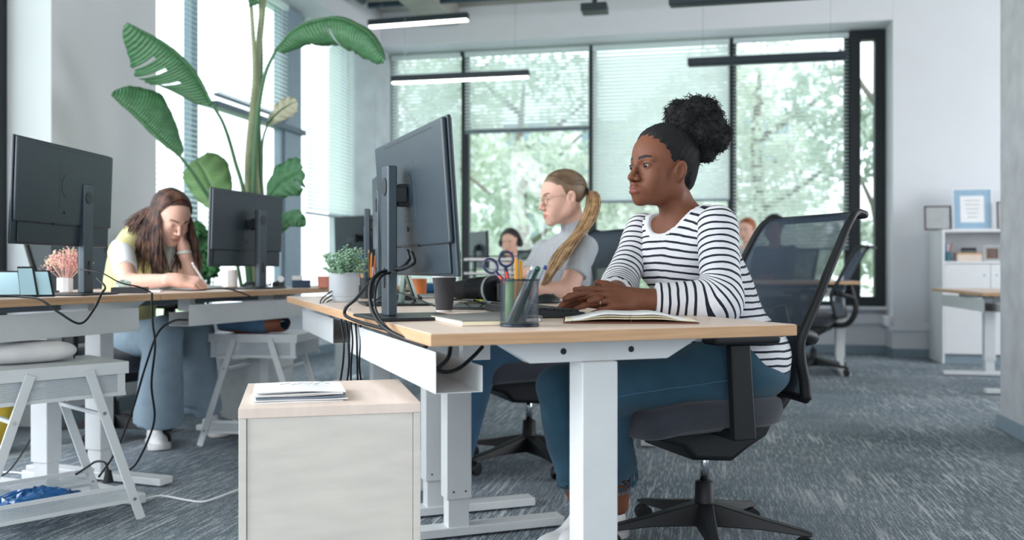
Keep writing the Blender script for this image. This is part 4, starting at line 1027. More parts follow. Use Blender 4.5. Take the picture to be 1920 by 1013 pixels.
# hair: cap drawn tight to the high bun, then the curls
HAIR1 = hair_mat('hair_black_curly', (5, 6, 8), (15, 17, 20), .85)
def cap1(P):
    q = hd1.loc(P)
    d = d_ell(q, (0, -.020, .038), (.0765, .0965, .0860)); d = smin(d, d_ell(q, (0, .022, .040), (.0635, .0600, .0610)), .02)
    d = smin(d, d_ell(q, (0, -.062, -.028), (.048, .034, .046)), .03)
    # hairline: front and sides
    f = q[:, 1]-(.062-.42*np.maximum(0, .078-q[:, 2])-1.5*q[:, 0]**2)
    f2 = q[:, 1]-(.034+.10*(q[:, 2]+.01)-.9*np.maximum(0, -.004-q[:, 2])); ln = np.where(q[:, 2] > .052, f, np.maximum(f, f2*.9))+.004*np.sin(q[:, 0]*260+q[:, 2]*200)
    d = d+.0020*np.sin(q[:, 0]*500+3*np.sin(q[:, 2]*90))*np.sin(q[:, 2]*420+q[:, 1]*300); 
    ear = d_ell(q, (-.075, .000, -.018), (.016, .019, .033)); ear2 = d_ell(q, (.075, .000, -.018), (.016, .019, .033))
    d = smax(smax(d, ln, .016), -(q[:, 2]+.072-.35*(-.06-q[:, 1])), .006); return smax(smax(d, -ear, .003), -ear2, .003)*hd1.k
V, F = mesh_sdf(cap1, hd1.o-.18, hd1.o+.18, .0032); hair = mkmesh('hair', V, F, HAIR1, w1, True, True)
bun_c = Vector(hd1.w((0, -.093, .105))); rg = np.random.default_rng(5)
bl = [(bun_c+Vector(rg.normal(size=3)*A_((.036, .03, .027))), rg.uniform(.026, .042)) for _ in range(16)]
bl += [(at(1282, 222, 2.66), .034), (at(1285, 236, 2.67), .042), (at(1305, 208, 2.68), .042), (at(1335, 215, 2.70), .030), (at(1262, 212, 2.68), .024), (at(1272, 200, 2.70), .022), (at(1352, 250, 2.70), .030), (at(1312, 210, 2.70), .036), (at(1338, 235, 2.68), .036), (at(1345, 268, 2.68), .03), (at(1318, 250, 2.66), .045), (at(1298, 282, 2.70), .04), (at(1325, 288, 2.68), .028)]
def bunf(P):
    d = None
    for c, r in bl: e = d_sph(P, c, r); d = e if d is None else smin(d, e, .012)
    return d+.004*np.sin(P[:, 0]*310)*np.sin(P[:, 1]*290+1)*np.sin(P[:, 2]*330+2)+.003*np.sin(P[:, 0]*620+1)*np.sin(P[:, 2]*560)
bc = v3(bun_c); V, F = mesh_sdf(bunf, bc-.15, bc+.15, .0045); bun = mkmesh('hair_bun', V, F, HAIR1, hair, True, True)
idx = rg.choice(len(V), 1500, replace=False); ctr = V.mean(0); paths = []
for i in idx:
    p = V[i]; nrm = p-ctr; nrm /= np.linalg.norm(nrm); a = np.cross(nrm, rg.normal(size=3)); a /= np.linalg.norm(a); b = np.cross(nrm, a); rr = rg.uniform(.003, .007); ln_ = rg.uniform(.008, .022); tw = rg.uniform(5, 9)
    dr = nrm*.7+a*rg.normal()*.7+b*rg.normal()*.5; paths.append([p-nrm*.004+dr*ln_*t+(a*cos(t*tw)+b*sin(t*tw))*rr*min(1, t*2+.2) for t in np.linspace(0, 1, 9)])
strands(paths, .0012, 3).build('curls', HAIR1, bun, world=True, smooth=True)
Vc, _ = V, F = mesh_sdf(cap1, hd1.o-.18, hd1.o+.18, .0050); ctr = hd1.w((0, -.01, .03)); idx = rg.choice(len(V), 5200); paths = []
for i in idx:
    p = V[i]; nrm = p-ctr; nrm /= np.linalg.norm(nrm); a = np.cross(nrm, rg.normal(size=3)); a /= np.linalg.norm(a); b = np.cross(nrm, a); to = v3(bun_c)-p; to /= np.linalg.norm(to); ln_ = rg.uniform(.008, .018); tw = rg.uniform(4, 8)
    paths.append([p-nrm*.002+to*ln_*t+(a*cos(t*tw)+b*sin(t*tw))*.0032*min(1, t*2+.2)+nrm*.0030*sin(pi*t) for t in np.linspace(0, 1, 6)])
strands(paths, .0010, 3).build('short_curls', HAIR1, hair, world=True, smooth=True)
# ============================================================ THE WOMAN WITH THE PONYTAIL
SK2 = skin_mat('skin_fair', (226, 182, 164), (196, 132, 124), (120, 88, 70), .55, .28, .04)
KNIT = mat('grey_ribbed_knit', (188, 194, 200), .95, var=.06, scale=60, stretch=(1, 1, .05), bump=.9, bscale=160, sheen=.2)
def person_simple(root, hd, nb, sN, sF, eN, wN, eF, wF, pel, skin, top, sl=('short', 'short'), r=1.0, h=.0035, hand=None, collar=False, topname='shirt', facing=None, bust=1.0, head_kw={}, legs=None, low=False):
    """torso, sleeves and skin of a seated person; returns the torso function"""
    Lv = (sN-sF); Lv = Vector((Lv.x, Lv.y, 0)).normalized(); Fv = Vector((Lv.y, -Lv.x, 0))
    if Fv.dot(facing) < 0: Fv = -Fv
    mid = (sN+sF)/2; sp = (mid-pel).normalized(); TM = frame(Fv, sp)
    def torso(P, g=0.0):
        d = d_ell(P, mid+sp*-.115, (.140*r+g, .100*r+g, .165+g), TM)
        d = smin(d, d_ell(P, mid.lerp(pel, .62), (.120*r+g, .094*r+g, .17+g), TM), .08)
        d = smin(d, d_ell(P, pel, (.165*r+g, .13*r+g, .13+g), TM), .06)
        for s in (-1, 1): d = smin(d, d_ell(P, mid-sp*.11+Fv*.068+Lv*(.058*s), (.056*bust+g, .050*bust+g, .056*bust+g), TM), .05)
        for j in (sN, sF): d = smin(d, d_cap(P, nb-Vector((0, 0, .045)), j+Vector((0, 0, -.010)), .040*r+g, .044*r+g), .05)
        return d
    def shirt(P):
        d = torso(P, .008)+folds(P, .0028, 40, 4)
        if collar: d = smin(d, d_cap(P, nb-Vector((0, 0, .03)), v3(nb)*.45+hd.w((0, -.03, -.07))*.55, .058*r, .052), .02)
        else: d = smax(d, -d_ell(P, nb+Fv*.02+Vector((0, 0, .02)), (.08, .09, .055)), .004)
        return smax(d, (pel.z-.06)-P[:, 2], .01)
    A = A_((min(mid.x, pel.x)-.26, min(mid.y, pel.y)-.26, pel.z-.10)); B = A_((max(mid.x, pel.x)+.26, max(mid.y, pel.y)+.26, max(nb.z, mid.z)+.12))
    V, F = mesh_sdf(shirt, A, B, .008 if not low else .014); sh = mkmesh(topname, V, F, top, root, True, True)
    for S, E, W_, kind in ((sN, eN, wN, sl[0]), (sF, eF, wF, sl[1])):
        if kind == 'short': C_ = S.lerp(E, .62); ax_ = (E-S).normalized()
        else: C_ = E.lerp(W_, .85); ax_ = (W_-E).normalized()
        def fn(P):
            d = d_cap(P, S, E, .056*r, .050*r)
            if kind != 'short': d = smin(d, d_cap(P, E, W_, .048*r, .038), .03)
            return smax(d+folds(P, .0022, 55, 8), (P-v3(C_)) @ v3(ax_), .003)
        Q = [v3(S), v3(E)]+([v3(W_)] if kind != 'short' else []); V, F = mesh_sdf(fn, np.min(Q, 0)-.09, np.max(Q, 0)+.09, .007 if not low else .012); mkmesh('sleeve', V, F, top, root, True, True)
    n1 = hd.w((0, -.030, -.055))
    def headneck(P):
        a = head_fn(hd.loc(P), **head_kw)*hd.k; n = d_cap(P, n1, nb+Vector((0, 0, -.02)), .047*hd.k, .052*r)
        t = smax(torso(P, -.004), P[:, 2]-(nb.z+.02), .03); return smin(smin(a, n, .018), t, .03)
    o = hd.o; hm = mesh_sdf(headneck, A_((min(o[0], nb.x)-.17, min(o[1], nb.y)-.17, nb.z-.10)), A_((max(o[0], nb.x)+.17, max(o[1], nb.y)+.17, o[2]+.16)), h); L = [hm]
    for (E, W_, H, side, kw) in (hand or []):
        def hf(P):
            q = H.loc(P)
            if side < 0: q = q*A_((-1, 1, 1))
            return smin(hand_fn(q, **kw), d_cap(P, E, W_, .038, .025), .02)
        c = v3(W_); L.append(mesh_sdf(hf, np.minimum(c, H.w((0, .12, 0)))-.10, np.maximum(c, H.w((0, .12, 0)))+.10, .0032 if not low else .006))
    def rest(P):
        d = torso(P, -.012)
        for S, E, W_ in ((sN, eN, wN), (sF, eF, wF)): d = smin(d, smin(d_cap(P, S, E, .045*r, .040), d_cap(P, E, W_, .039, .026), .02), .02)
        for (a, b, c, e) in (legs or []): d = smin(d, smin(d_cap(P, a, b, .07, .05), d_cap(P, b, c, .048, .034), .02), .03)
        return d
    Q = [v3(x) for x in (sN, eN, wN, sF, eF, wF, pel)]+[v3(x) for l in (legs or []) for x in l[:3]]
    L.append(mesh_sdf(rest, np.min(Q, 0)-.15, np.max(Q, 0)+.12, .009 if not low else .016))
    V, F = join_meshes(L); lip = np.zeros(len(V)); brow = np.zeros(len(V)); nh = len(hm[0]); lip[:nh], brow[:nh] = head_marks(hd.loc(hm[0]))
    mkmesh('body', V, F, skin, root, True, True, {'lip': lip, 'brow': brow})
    return torso, Fv, Lv
def skull(hd, d, g=.004, c=(0, -.016, .036), r=(.0745, .0955, .0815)):
    """point on the skull in direction d (head frame)"""
    d = A_(d, dtype=float); r = A_(r)+g; t = 1/np.linalg.norm(d/r); return hd.w(A_(c)+d*t)
def trousers(root, legs, pel, m, rr=(.092, .072, .075), name='trousers', h=.009, flare=None):
    def fn(P):
        d = d_ell(P, pel+Vector((0, 0, -.02)), (.17, .15, .11))
        for a, b, c in legs:
            e = smin(d_cap(P, a, b, rr[0], rr[1]), d_cap(P, b, c, rr[1], rr[2]), .03); d = smin(d, e, .015)
        d = d+folds(P, .0035, 36, 12)
        for a, b, c in legs:
            ax_ = v3((c-b).normalized()); near = np.linalg.norm(P-v3(c), axis=1) < rr[2]*2; d = np.where(near, np.maximum(d, (P-v3(c)) @ ax_), d)
        return smax(d, P[:, 2]-(pel.z+.09), .01)
    Q = [v3(x) for l in legs for x in l]+[v3(pel)]; V, F = mesh_sdf(fn, np.min(Q, 0)-.19, np.max(Q, 0)+.19, h); return mkmesh(name, V, F, m, root, True, True)

w2 = thing('person', 'seated woman with a long blonde ponytail, glasses and a grey short sleeved turtleneck', 'person', (CH2.x, CH2.y, 0))
hd2 = Fr(at(1054, 372, 3.85), (-.93, -.33, -.14), (-.10, .0, 1), 1.0)
nb2 = at(1078, 438, 3.90); s2N, s2F = at(1096, 466, 3.74), at(1022, 472, 4.04); pel2 = at(1052, 628, 4.02)
e2N, h2N = at(1064, 546, 3.66), at(928, 541, 3.56); e2F, h2F = at(985, 535, 3.98), at(925, 532, 3.78)
HN2 = Fr(h2N, (-.97, .10, -.06), (0, .1, 1), .97); HF2 = Fr(h2F, (-.90, -.25, -.03), (0, 0, 1), .97)
k2N, k2F = at(905, 672, 3.72), at(880, 664, 4.0); a2N, a2F = at(845, 872, 3.62), at(812, 850, 3.80)
leg2 = [(at(1040, 645, 3.9), k2N, a2N, None), (at(1035, 640, 4.1), k2F, a2F, None)]
person_simple(w2, hd2, nb2, s2N, s2F, e2N, h2N, e2F, h2F, pel2, SK2, KNIT, hand=[(e2N, h2N, HN2, 1, dict(curl=(.3, .3, .3, .3), thumb=(.5, .8, -.3))), (e2F, h2F, HF2, -1, dict(curl=(.3, .3, .3, .3), thumb=(.5, .8, -.3)))],
              collar=True, topname='turtleneck', facing=Vector((-1, -.3, 0)), head_kw=dict(nose=.92, lips=.9, eye_open=.0022, jaw=.93), legs=leg2)
JN2 = denim('blue_jeans_light', (40, 78, 104))
trousers(w2, [l[:3] for l in leg2], pel2, JN2, name='jeans')
eye_parts(hd2, w2, (70, 90, 96), look=(0, -.25), op=.0022, lash=(60, 44, 36))
HAIR2 = hair_mat('hair_dark_blonde', (106, 86, 68), (134, 110, 86), .45); HAIR2B = hair_mat('hair_blonde_lengths', (168, 128, 88), (214, 180, 136), .42)
tie2 = at(1101, 360, 3.84)
def cap2(P):
    q = hd2.loc(P); d = d_ell(q, (0, -.018, .036), (.0770, .0975, .0840)); d = smin(d, d_ell(q, (0, .020, .036), (.064, .061, .061)), .02)
    f = q[:, 1]-(.072-.60*np.maximum(0, .080-q[:, 2])-4*q[:, 0]**2); f2 = q[:, 1]-(.006+.35*(q[:, 2]+.01)); ln = np.where(q[:, 2] > .052, f, np.maximum(f, f2*.8))
    d = smax(d, ln, .010); d = smax(d, -(q[:, 2]+.040+.5*(q[:, 1]+.03)), .006)
    for s in (-1, 1): d = smax(d, -d_ell(q, (s*.076, -.010, -.006), (.014, .018, .031)), .003)
    return d*hd2.k
V, F = mesh_sdf(cap2, hd2.o-.16, hd2.o+.16, .0036); hair2 = mkmesh('hair', V, F, HAIR2, w2, True, True)
rg = np.random.default_rng(9); tl = hd2.loc(v3(tie2)[None])[0]; paths = []
for i in range(260):
    a = rg.uniform(-1, 1); st = A_((a*1.05, .78-abs(a)*.72, .74-abs(a)*.60)); st = st+rg.normal(size=3)*.02; en = A_((rg.normal()*.10, -.85, .05+rg.normal()*.1)); P_ = []
    for t in np.linspace(0, 1, 9):
        d = st*(1-t)+en*t; d /= np.linalg.norm(d); P_.append(skull(hd2, d, .0055))
    P_.append(v3(tie2)); paths.append(P_)
strands(paths, .0013, 4).build('combed_strands', HAIR2, hair2, world=True, smooth=True)
pt = smooth_path([tie2, at(1111, 368, 3.83), at(1110, 392, 3.80), at(1096, 425, 3.74), at(1066, 460, 3.66), at(1044, 495, 3.62), at(1028, 520, 3.60), at(1022, 538, 3.60)], 5); paths = []
for i in range(380):
    a = rg.uniform(0, 6.28); rr = sqrt(rg.uniform(0, 1)); n_ = len(pt); e = rg.uniform(.80, 1.0); P_ = []
    for j in range(0, int(n_*e)):
        t = j/(n_-1); wd_ = (.013+.048*sin(min(1, t*1.4)*pi/2))*(1-.72*max(0, t-.6)/.4); off = A_((cos(a)*rr*wd_*.9, sin(a)*rr*wd_*.5, cos(a)*rr*wd_*.45))
        P_.append(v3(pt[j])+off+rg.normal(size=3)*.0006)
    paths.append(P_[::1])
pony = strands(paths[::2]+paths[1::4], .0019, 4).build('ponytail', HAIR2B, w2, world=True, smooth=True); strands(paths[3::4], .0022, 4).build('darker_strands', HAIR2, pony, world=True, smooth=True)
tb = MB(); tb.tube([tie2+Vector((0, cos(t)*.013, sin(t)*.013)) for t in np.linspace(0, 2*pi, 14)[:-1]], .005, 6, closed=True); tb.build('hair_tie', CABLE, w2, world=True, smooth=True)
gl = MB()
for s in (-1, 1):
    c = A_((s*.0325, .094, -.002)); gl.tube([Vector(hd2.w(c+A_((cos(t)*.0235, -.004*(cos(t)*s > .3), sin(t)*.0215)))) for t in np.linspace(0, 2*pi, 26)[:-1]], .0015, 5, closed=True)
    gl.tube([Vector(hd2.w((s*.056, .090, .004))), Vector(hd2.w((s*.072, .06, .006))), Vector(hd2.w((s*.078, -.008, .010)))], .0010, 5)
gl.tube([Vector(hd2.w((-.009, .095, .002))), Vector(hd2.w((0, .098, .004))), Vector(hd2.w((.009, .095, .002)))], .001, 5)
gl.build('glasses', mat('wire_gold', (176, 168, 150), .3, metal=.9), w2, world=True, smooth=True)
for c_, dd in ((at(828, 898, 3.62), (-.88, -.42, 0)), (at(812, 872, 3.86), (-.86, -.5, 0))):
    c_ = Vector((c_.x+.07, c_.y, .0)); shoe_parts(w2, c_, dd, .26, cu=mat('sneaker_grey', (196, 200, 202), .7), cs=GUM)

# ============================================================ THE WOMAN IN THE YELLOW VEST
YEL = mat('yellow_knit', (238, 230, 158), .95, var=.05, scale=40, bump=.5, bscale=260, sheen=.3); TEE = mat('white_tee', (226, 230, 234), .9, var=.03)
w3 = thing('person', 'woman in a yellow knitted vest with long brown hair bent over her writing', 'person', (CH3.x, CH3.y, 0))
hd3 = Fr(at(320, 408, 4.28), (.66, -.55, -.50), (.5, -.38, .8), 1.05)
nb3 = at(262, 428, 4.40); s3N, s3F = at(228, 470, 4.22), at(300, 448, 4.58); pel3 = at(228, 612, 4.52)
e3N, h3N = at(240, 530, 4.02), at(330, 525, 3.92); e3F, h3F = at(364, 530, 4.35), at(345, 468, 4.30)
HN3 = Fr(h3N, (.94, .20, -.15), (.1, -.55, .82), .98); HF3 = Fr(h3F, (-.12, .02, .97), (.95, .1, .1), .98)
leg3 = [(at(240, 640, 4.4), at(308, 625, 4.15), at(296, 790, 4.25), None), (at(260, 635, 4.6), at(368, 622, 4.45), at(372, 770, 4.55), None)]
T3, F3, L3 = person_simple(w3, hd3, nb3, s3N, s3F, e3N, h3N, e3F, h3F, pel3, SK2, TEE, hand=[(e3N, h3N, HN3, -1, dict(curl=(.7, .8, .8, .8), thumb=(.5, .8, -.4))), (e3F, h3F, HF3, 1, dict(curl=(.5, .6, .6, .6), thumb=(.7, .6, -.2)))],
              topname='tee', facing=Vector((1, -.5, 0)), head_kw=dict(nose=.9, lips=.9, eye_open=.0018, jaw=.95), legs=leg3, h=.004)
def vest(P):
    d = T3(P, .018)+folds(P, .004, 40, 2); d = smax(d, -d_ell(P, nb3+F3*.04+Vector((0, 0, .01)), (.075, .085, .06)), .006)
    for s_, e_ in ((s3N, e3N), (s3F, e3F)): d = smax(d, -d_cap(P, s_.lerp(e_, .25), e_, .060, .060), .01)
    return smax(d, (pel3.z-.05)-P[:, 2], .01)
V, F = mesh_sdf(vest, v3(pel3)-A_((.3, .35, .12)), v3(nb3)+A_((.30, .35, .12)), .010); mkmesh('vest', V, F, YEL, w3, True, True)
trousers(w3, [l[:3] for l in leg3], pel3, mat('grey_wide_trousers', (136, 156, 170), .85, var=.08), rr=(.092, .078, .115), h=.012)
HAIR3 = hair_mat('hair_brown_long', (48, 30, 26), (104, 70, 56), .40)
def cap3(P):
    q = hd3.loc(P); d = d_ell(q, (0, -.018, .036), (.0790, .0995, .0860)); d = smin(d, d_ell(q, (0, -.06, -.04), (.062, .05, .07)), .03)
    f = q[:, 1]-(.058-.62*np.maximum(0, .082-q[:, 2])-5*q[:, 0]**2); f2 = q[:, 1]-(.020+.35*(q[:, 2]+.01)); return smax(d, np.where(q[:, 2] > .052, f, np.maximum(f, f2*.8)), .010)*hd3.k
V, F = mesh_sdf(cap3, hd3.o-.17, hd3.o+.17, .0045); hair3 = mkmesh('hair', V, F, HAIR3, w3, True, True); paths = []
for i in range(760):
    phi = R(rg.uniform(62, 298)); side = sin(phi); b = max(0, -cos(phi)); P_ = []
    st = A_((rg.normal()*.04+.10*side, rg.uniform(-.55, .62), .85)); en = A_((side, cos(phi), -.10-.25*b))
    for t in np.linspace(0, 1, 6): d = st*(1-t)+en*t; d /= np.linalg.norm(d); P_.append(skull(hd3, d, .009))
    last = P_[-1]; ln_ = rg.uniform(.24, .36)*(1 if b < .35 else .42)
    dn = A_((-.62*b**.7+.10*(1-b), .10*b, -1.0+.45*b)); dn /= np.linalg.norm(dn); out = last-hd3.o; out[2] = 0; out /= np.linalg.norm(out)+1e-6
    n_ = 9; ph = rg.uniform(0, 6); sp_ = rg.normal(size=3)*.012
    for j in range(1, n_+1):
        t = j/n_; P_.append(last+dn*ln_*t+out*.030*sin(min(1, t*1.5)*pi/2)*(.4+b)+sp_*t+A_((sin(ph+t*8)*.006, cos(ph+t*7)*.004, 0)))
    paths.append(P_)
strands(paths, .0026, 4).build('long_strands', HAIR3, hair3, world=True, smooth=True)
wb_ = MB(); wm = Fr(HF3.w((0, -.015, 0)), HF3.M[:, 1]); wb_.tube([Vector(wm.w((cos(t)*.030, 0, sin(t)*.026))) for t in np.linspace(0, 2*pi, 18)[:-1]], .0085, 6, closed=True); wb_.build('wrist_watch', mat('watch_white', (230, 230, 232), .4), w3, world=True, smooth=True)
shoe_parts(w3, Vector((at(280, 830, 4.36).x-.04, 4.50, 0)), (.5, -.86, 0), .26, cu=CREAM, cs=GUM)
shoe_parts(w3, Vector((at(372, 800, 4.7).x, 4.82, 0)), (.6, -.8, 0), .26, cu=CREAM, cs=GUM)
pn = thing('pen', 'white pen in the hand of the woman bent over her writing', 'pen', HN3.w((.02, .09, .01)))
MB().tube([Vector(HN3.w((-.03, .13, -.035))), Vector(HN3.w((-.025, .06, .085)))], .0045, 8).build('barrel', PAPER, pn, world=True)

# ============================================================ PEOPLE FAR BEHIND
def far_person(label, head_px, Z, face, skin, topm, hairm, kw=None, arm=None, k=1.0):
    hc = at(*head_px, Z); o = thing('person', label, 'person', (hc.x, hc.y+.05, 0)); f = Vector((*face, 0)).normalized(); l = Vector((-f.y, f.x, 0))
    hd = Fr(hc, (face[0], face[1], -.15), k=k); nb = hc-f*.03+Vector((0, 0, -.16)); sN, sF = nb+l*.16+Vector((0, 0, -.05)), nb-l*.16+Vector((0, 0, -.05)); pel = nb-f*.06+Vector((0, 0, -.50))
    eN, eF = sN+Vector((0, 0, -.24))+f*.10, sF+Vector((0, 0, -.24))+f*.10; wN, wF = eN+f*.23-l*.04, eF+f*.23+l*.04
    if arm: wN = hd.w(arm); eN = (sN+wN.__class__(wN) if False else Vector(wN))*.5+sN*.5+Vector((0, 0, -.16))+f*.08; wN = Vector(wN)
    person_simple(o, hd, nb, sN, sF, eN, wN, eF, wF, pel, skin, topm, sl=('long', 'long'), hand=[(eN, wN, Fr(wN, (f.x, f.y, .2) if not arm else (0, 0, 1)), 1, {}), (eF, wF, Fr(wF, (f.x, f.y, 0)), -1, {})], facing=f, h=.007, low=True)
    def cap(P):
        q = hd.loc(P); d = d_ell(q, (0, -.020, .038), (.084, .104, .092)); fl = q[:, 1]-(.058-.55*np.maximum(0, .082-q[:, 2])); f2 = q[:, 1]-.01
        d = smax(d, np.where(q[:, 2] > .05, fl, np.maximum(fl, f2)), .01); return smax(d, -(q[:, 2]+.06), .01)*hd.k+.003*np.sin(P[:, 0]*200)*np.sin(P[:, 2]*180)
    V, F = mesh_sdf(cap, hd.o-.17, hd.o+.17, .008); mkmesh('hair', V, F, hairm, o, True, True); return o, hd, pel, f
hp, hdh, _, _ = far_person('person with dark hair and black over ear headphones at a far desk', (957, 455), 8.3, (-.35, -.9), SK2, mat('far_top_white', (214, 214, 216), .9), hair_mat('hair_dark', (30, 26, 28), (58, 48, 46), .5), k=1.0)
hph = MB(); hph.tube([Vector(hdh.w((cos(t)*.094, -.01, .02+sin(t)*.108))) for t in np.linspace(0, pi, 14)], .011, 6)
for s in (-1, 1): hph.sphere(Vector(hdh.w((s*.092, -.01, -.004))), (.030, .030, .042), 12, 8)
hph.build('headphones', PLAST, hp, world=True, smooth=True)
far_person('red haired person half hidden behind the mesh chair back', (1400, 432), 9.1, (-.6, -.75), SK2, mat('far_top_grey', (180, 186, 190), .9), hair_mat('hair_red', (134, 72, 46), (176, 104, 70), .6), k=1.0)
far_person('person with short black hair showing just above the mesh chair back', (1450, 428), 8.2, (-.7, -.7), SK1, mat('far_top_dark', (48, 60, 70), .9), hair_mat('hair_far_black', (12, 14, 16), (28, 30, 34), .8), k=1.0)
# ============================================================ PLANTS
LEAFP = mat('strelitzia_leaf', (62, 110, 72), .42, var=.22, scale=14, stretch=(1, 1, 4), bump=.15, bscale=60)
LEAFY = mat('strelitzia_young_leaf', (112, 150, 98), .45, var=.15, scale=10)
STEM = mat('strelitzia_stem', (142, 152, 118), .6, var=.15, scale=12); STEMG = mat('green_stem', (70, 112, 74), .5, var=.1)
def leaf(name, P, wd_, m, root, nrm=(0, -1, 0), curl=.25, cuts=(), asym=(1, 1), tipw=.0, wave=.01, seed=0):
    """a blade along the path P (base to tip), half width wd_(t), slits at cuts"""
    P = smooth_path(P, 10); N = len(P); mb = MB(); rg_ = random.Random(seed); nz = [rg_.uniform(-1, 1) for _ in range(N+1)]
    for sd in (-1, 1):
        rows = []
        for i, p in enumerate(P):
            t = i/(N-1); d = (P[min(i+1, N-1)]-P[max(i-1, 0)]).normalized(); n_ = Vector(nrm); s_ = d.cross(n_).normalized()*sd; up_ = s_.cross(d).normalized()*sd
            w_ = wd_(t)*(asym[0] if sd < 0 else asym[1]); row = []
            for j in range(6):
                v = j/5; e = v*w_*(1+.04*nz[i]*v); row.append(p+s_*e*cos(curl*v)-up_*e*sin(curl*v)*1.0+d*e*.35*v+up_*wave*sin(t*30+sd)*v)
            rows.append(row)
        for i in range(N-1):
            t = i/(N-1)
            if any(abs(t-c) < .5/(N-1)+.001 and s2 == sd for c, s2 in cuts): js = 2
            else: js = 5
            V = rows[i][:js+1]+rows[i+1][:js+1]; F = []
            for j in range(js): F.append((j, j+1, js+2+j, js+1+j) if sd > 0 else (j, js+1+j, js+2+j, j+1))
            mb.add(V, F)
    o = mb.build(name, m, root, world=True, smooth=True, sol=.0012)
    wl_ = MB().tube(P, [.007*(1-.8*i/(N-1)) for i in range(N)], 6); wl_.build('midrib', STEMG, o, world=True, smooth=True); return o
base = at(478, 560, 5.25); base.z = 0
sp = thing('strelitzia_plant', 'tall potted plant with huge paddle leaves in front of the left windows', 'plant', base)
MB().lathe([(.16, .0), (.19, .02), (.22, .34), (.225, .36), (.205, .36), (.20, .31), (.001, .31)], n=36).build('pot', mat('pot_pale_grey', (200, 204, 204), .7), sp, smooth=True)
def stalk(px, r, m=STEM, n='stalk'): 
    P_ = smooth_path([Vector(base)+Vector((0, 0, .32))]+[at(*p) for p in px], 8); k = len(P_)
    return MB().tube(P_, [r[0]+(r[1]-r[0])*i/(k-1) for i in range(k)], 8).build(n, m, sp, world=True, smooth=True)
stalk([(482, 420, 5.25), (476, 300, 5.25), (480, 150, 5.2), (494, 0, 5.2), (500, -60, 5.2)], (.035, .012))
stalk([(468, 420, 5.2), (466, 300, 5.2), (474, 200, 5.2), (478, 130, 5.15), (470, 0, 5.15), (468, -50, 5.15)], (.030, .006))
stalk([(490, 420, 5.3), (488, 330, 5.3), (484, 200, 5.3), (490, 120, 5.3), (486, -40, 5.3)], (.022, .008), STEMG)
stalk([(474, 420, 5.2), (480, 250, 5.15), (494, 150, 5.1), (518, 92, 5.05)], (.022, .007), STEMG)
stalk([(462, 400, 5.15), (440, 300, 5.1), (420, 235, 5.0), (398, 196, 4.95)], (.014, .008), STEMG)
stalk([(452, 430, 5.1), (400, 380, 5.0), (362, 325, 4.9), (338, 294, 4.85)], (.014, .008), STEMG)
stalk([(495, 420, 5.25), (512, 385, 5.2), (505, 350, 5.15)], (.012, .007), STEMG)
stalk([(490, 350, 5.3), (492, 270, 5.35), (502, 232, 5.35)], (.010, .006), STEMG)
stalk([(440, 470, 5.15), (425, 420, 5.1), (415, 380, 5.1)], (.012, .007), STEMG)
sh_ = lambda a, p=.75: (lambda t: a*(sin(pi*min(1, max(0, t*.93+.05)))**p)*(1 if t < .97 else .7))
leaf('leaf', [at(398, 196, 4.95), at(365, 138, 4.9), at(315, 88, 4.85), at(238, 42, 4.8)], sh_(.22), LEAFP, sp, nrm=(.25, -1, -.1), curl=.35, cuts=((.3, -1), (.5, -1), (.68, -1)), asym=(1.15, .06), seed=1, wave=.003)
leaf('leaf', [at(338, 294, 4.85), at(295, 255, 4.8), at(255, 215, 4.75), at(208, 178, 4.7)], sh_(.19), LEAFP, sp, nrm=(.1, -1, .2), curl=.5, asym=(.10, 1.0), seed=2, wave=.006)
leaf('leaf', [at(518, 92, 5.05), at(560, 50, 4.95), at(630, 34, 4.85), at(690, 62, 4.75), at(722, 112, 4.7)], sh_(.15, .6), LEAFP, sp, nrm=(.0, -.9, .55), curl=.9, cuts=((.45, 1), (.75, -1)), asym=(.45, 1.0), seed=3, wave=.006)
leaf('leaf', [at(415, 400, 5.1), at(398, 360, 5.1), at(380, 320, 5.1), at(366, 300, 5.1)], sh_(.15), LEAFY, sp, nrm=(.3, -1, .1), curl=.3, asym=(.8, 1.0), seed=4)
leaf('leaf', [at(500, 372, 5.15), at(522, 345, 5.1), at(545, 330, 5.05), at(566, 318, 5.0)], sh_(.12), LEAFP, sp, nrm=(-.1, -1, .2), curl=.3, cuts=((.7, 1),), seed=5)
leaf('leaf', [at(502, 232, 5.35), at(520, 212, 5.3), at(540, 198, 5.3), at(556, 190, 5.3)], sh_(.065), mat('pale_leaf', (206, 206, 180), .5), sp, nrm=(0, -1, .2), curl=.3, seed=6)
leaf('leaf', [at(520, 440, 5.2), at(535, 415, 5.1), at(555, 410, 5.0), at(572, 424, 5.0)], sh_(.05), LEAFP, sp, curl=.3, seed=7)
leaf('leaf', [at(468, -10, 5.15), at(474, 4, 5.1), at(476, 10, 5.1)], sh_(.03), LEAFP, sp, curl=.3, seed=8)
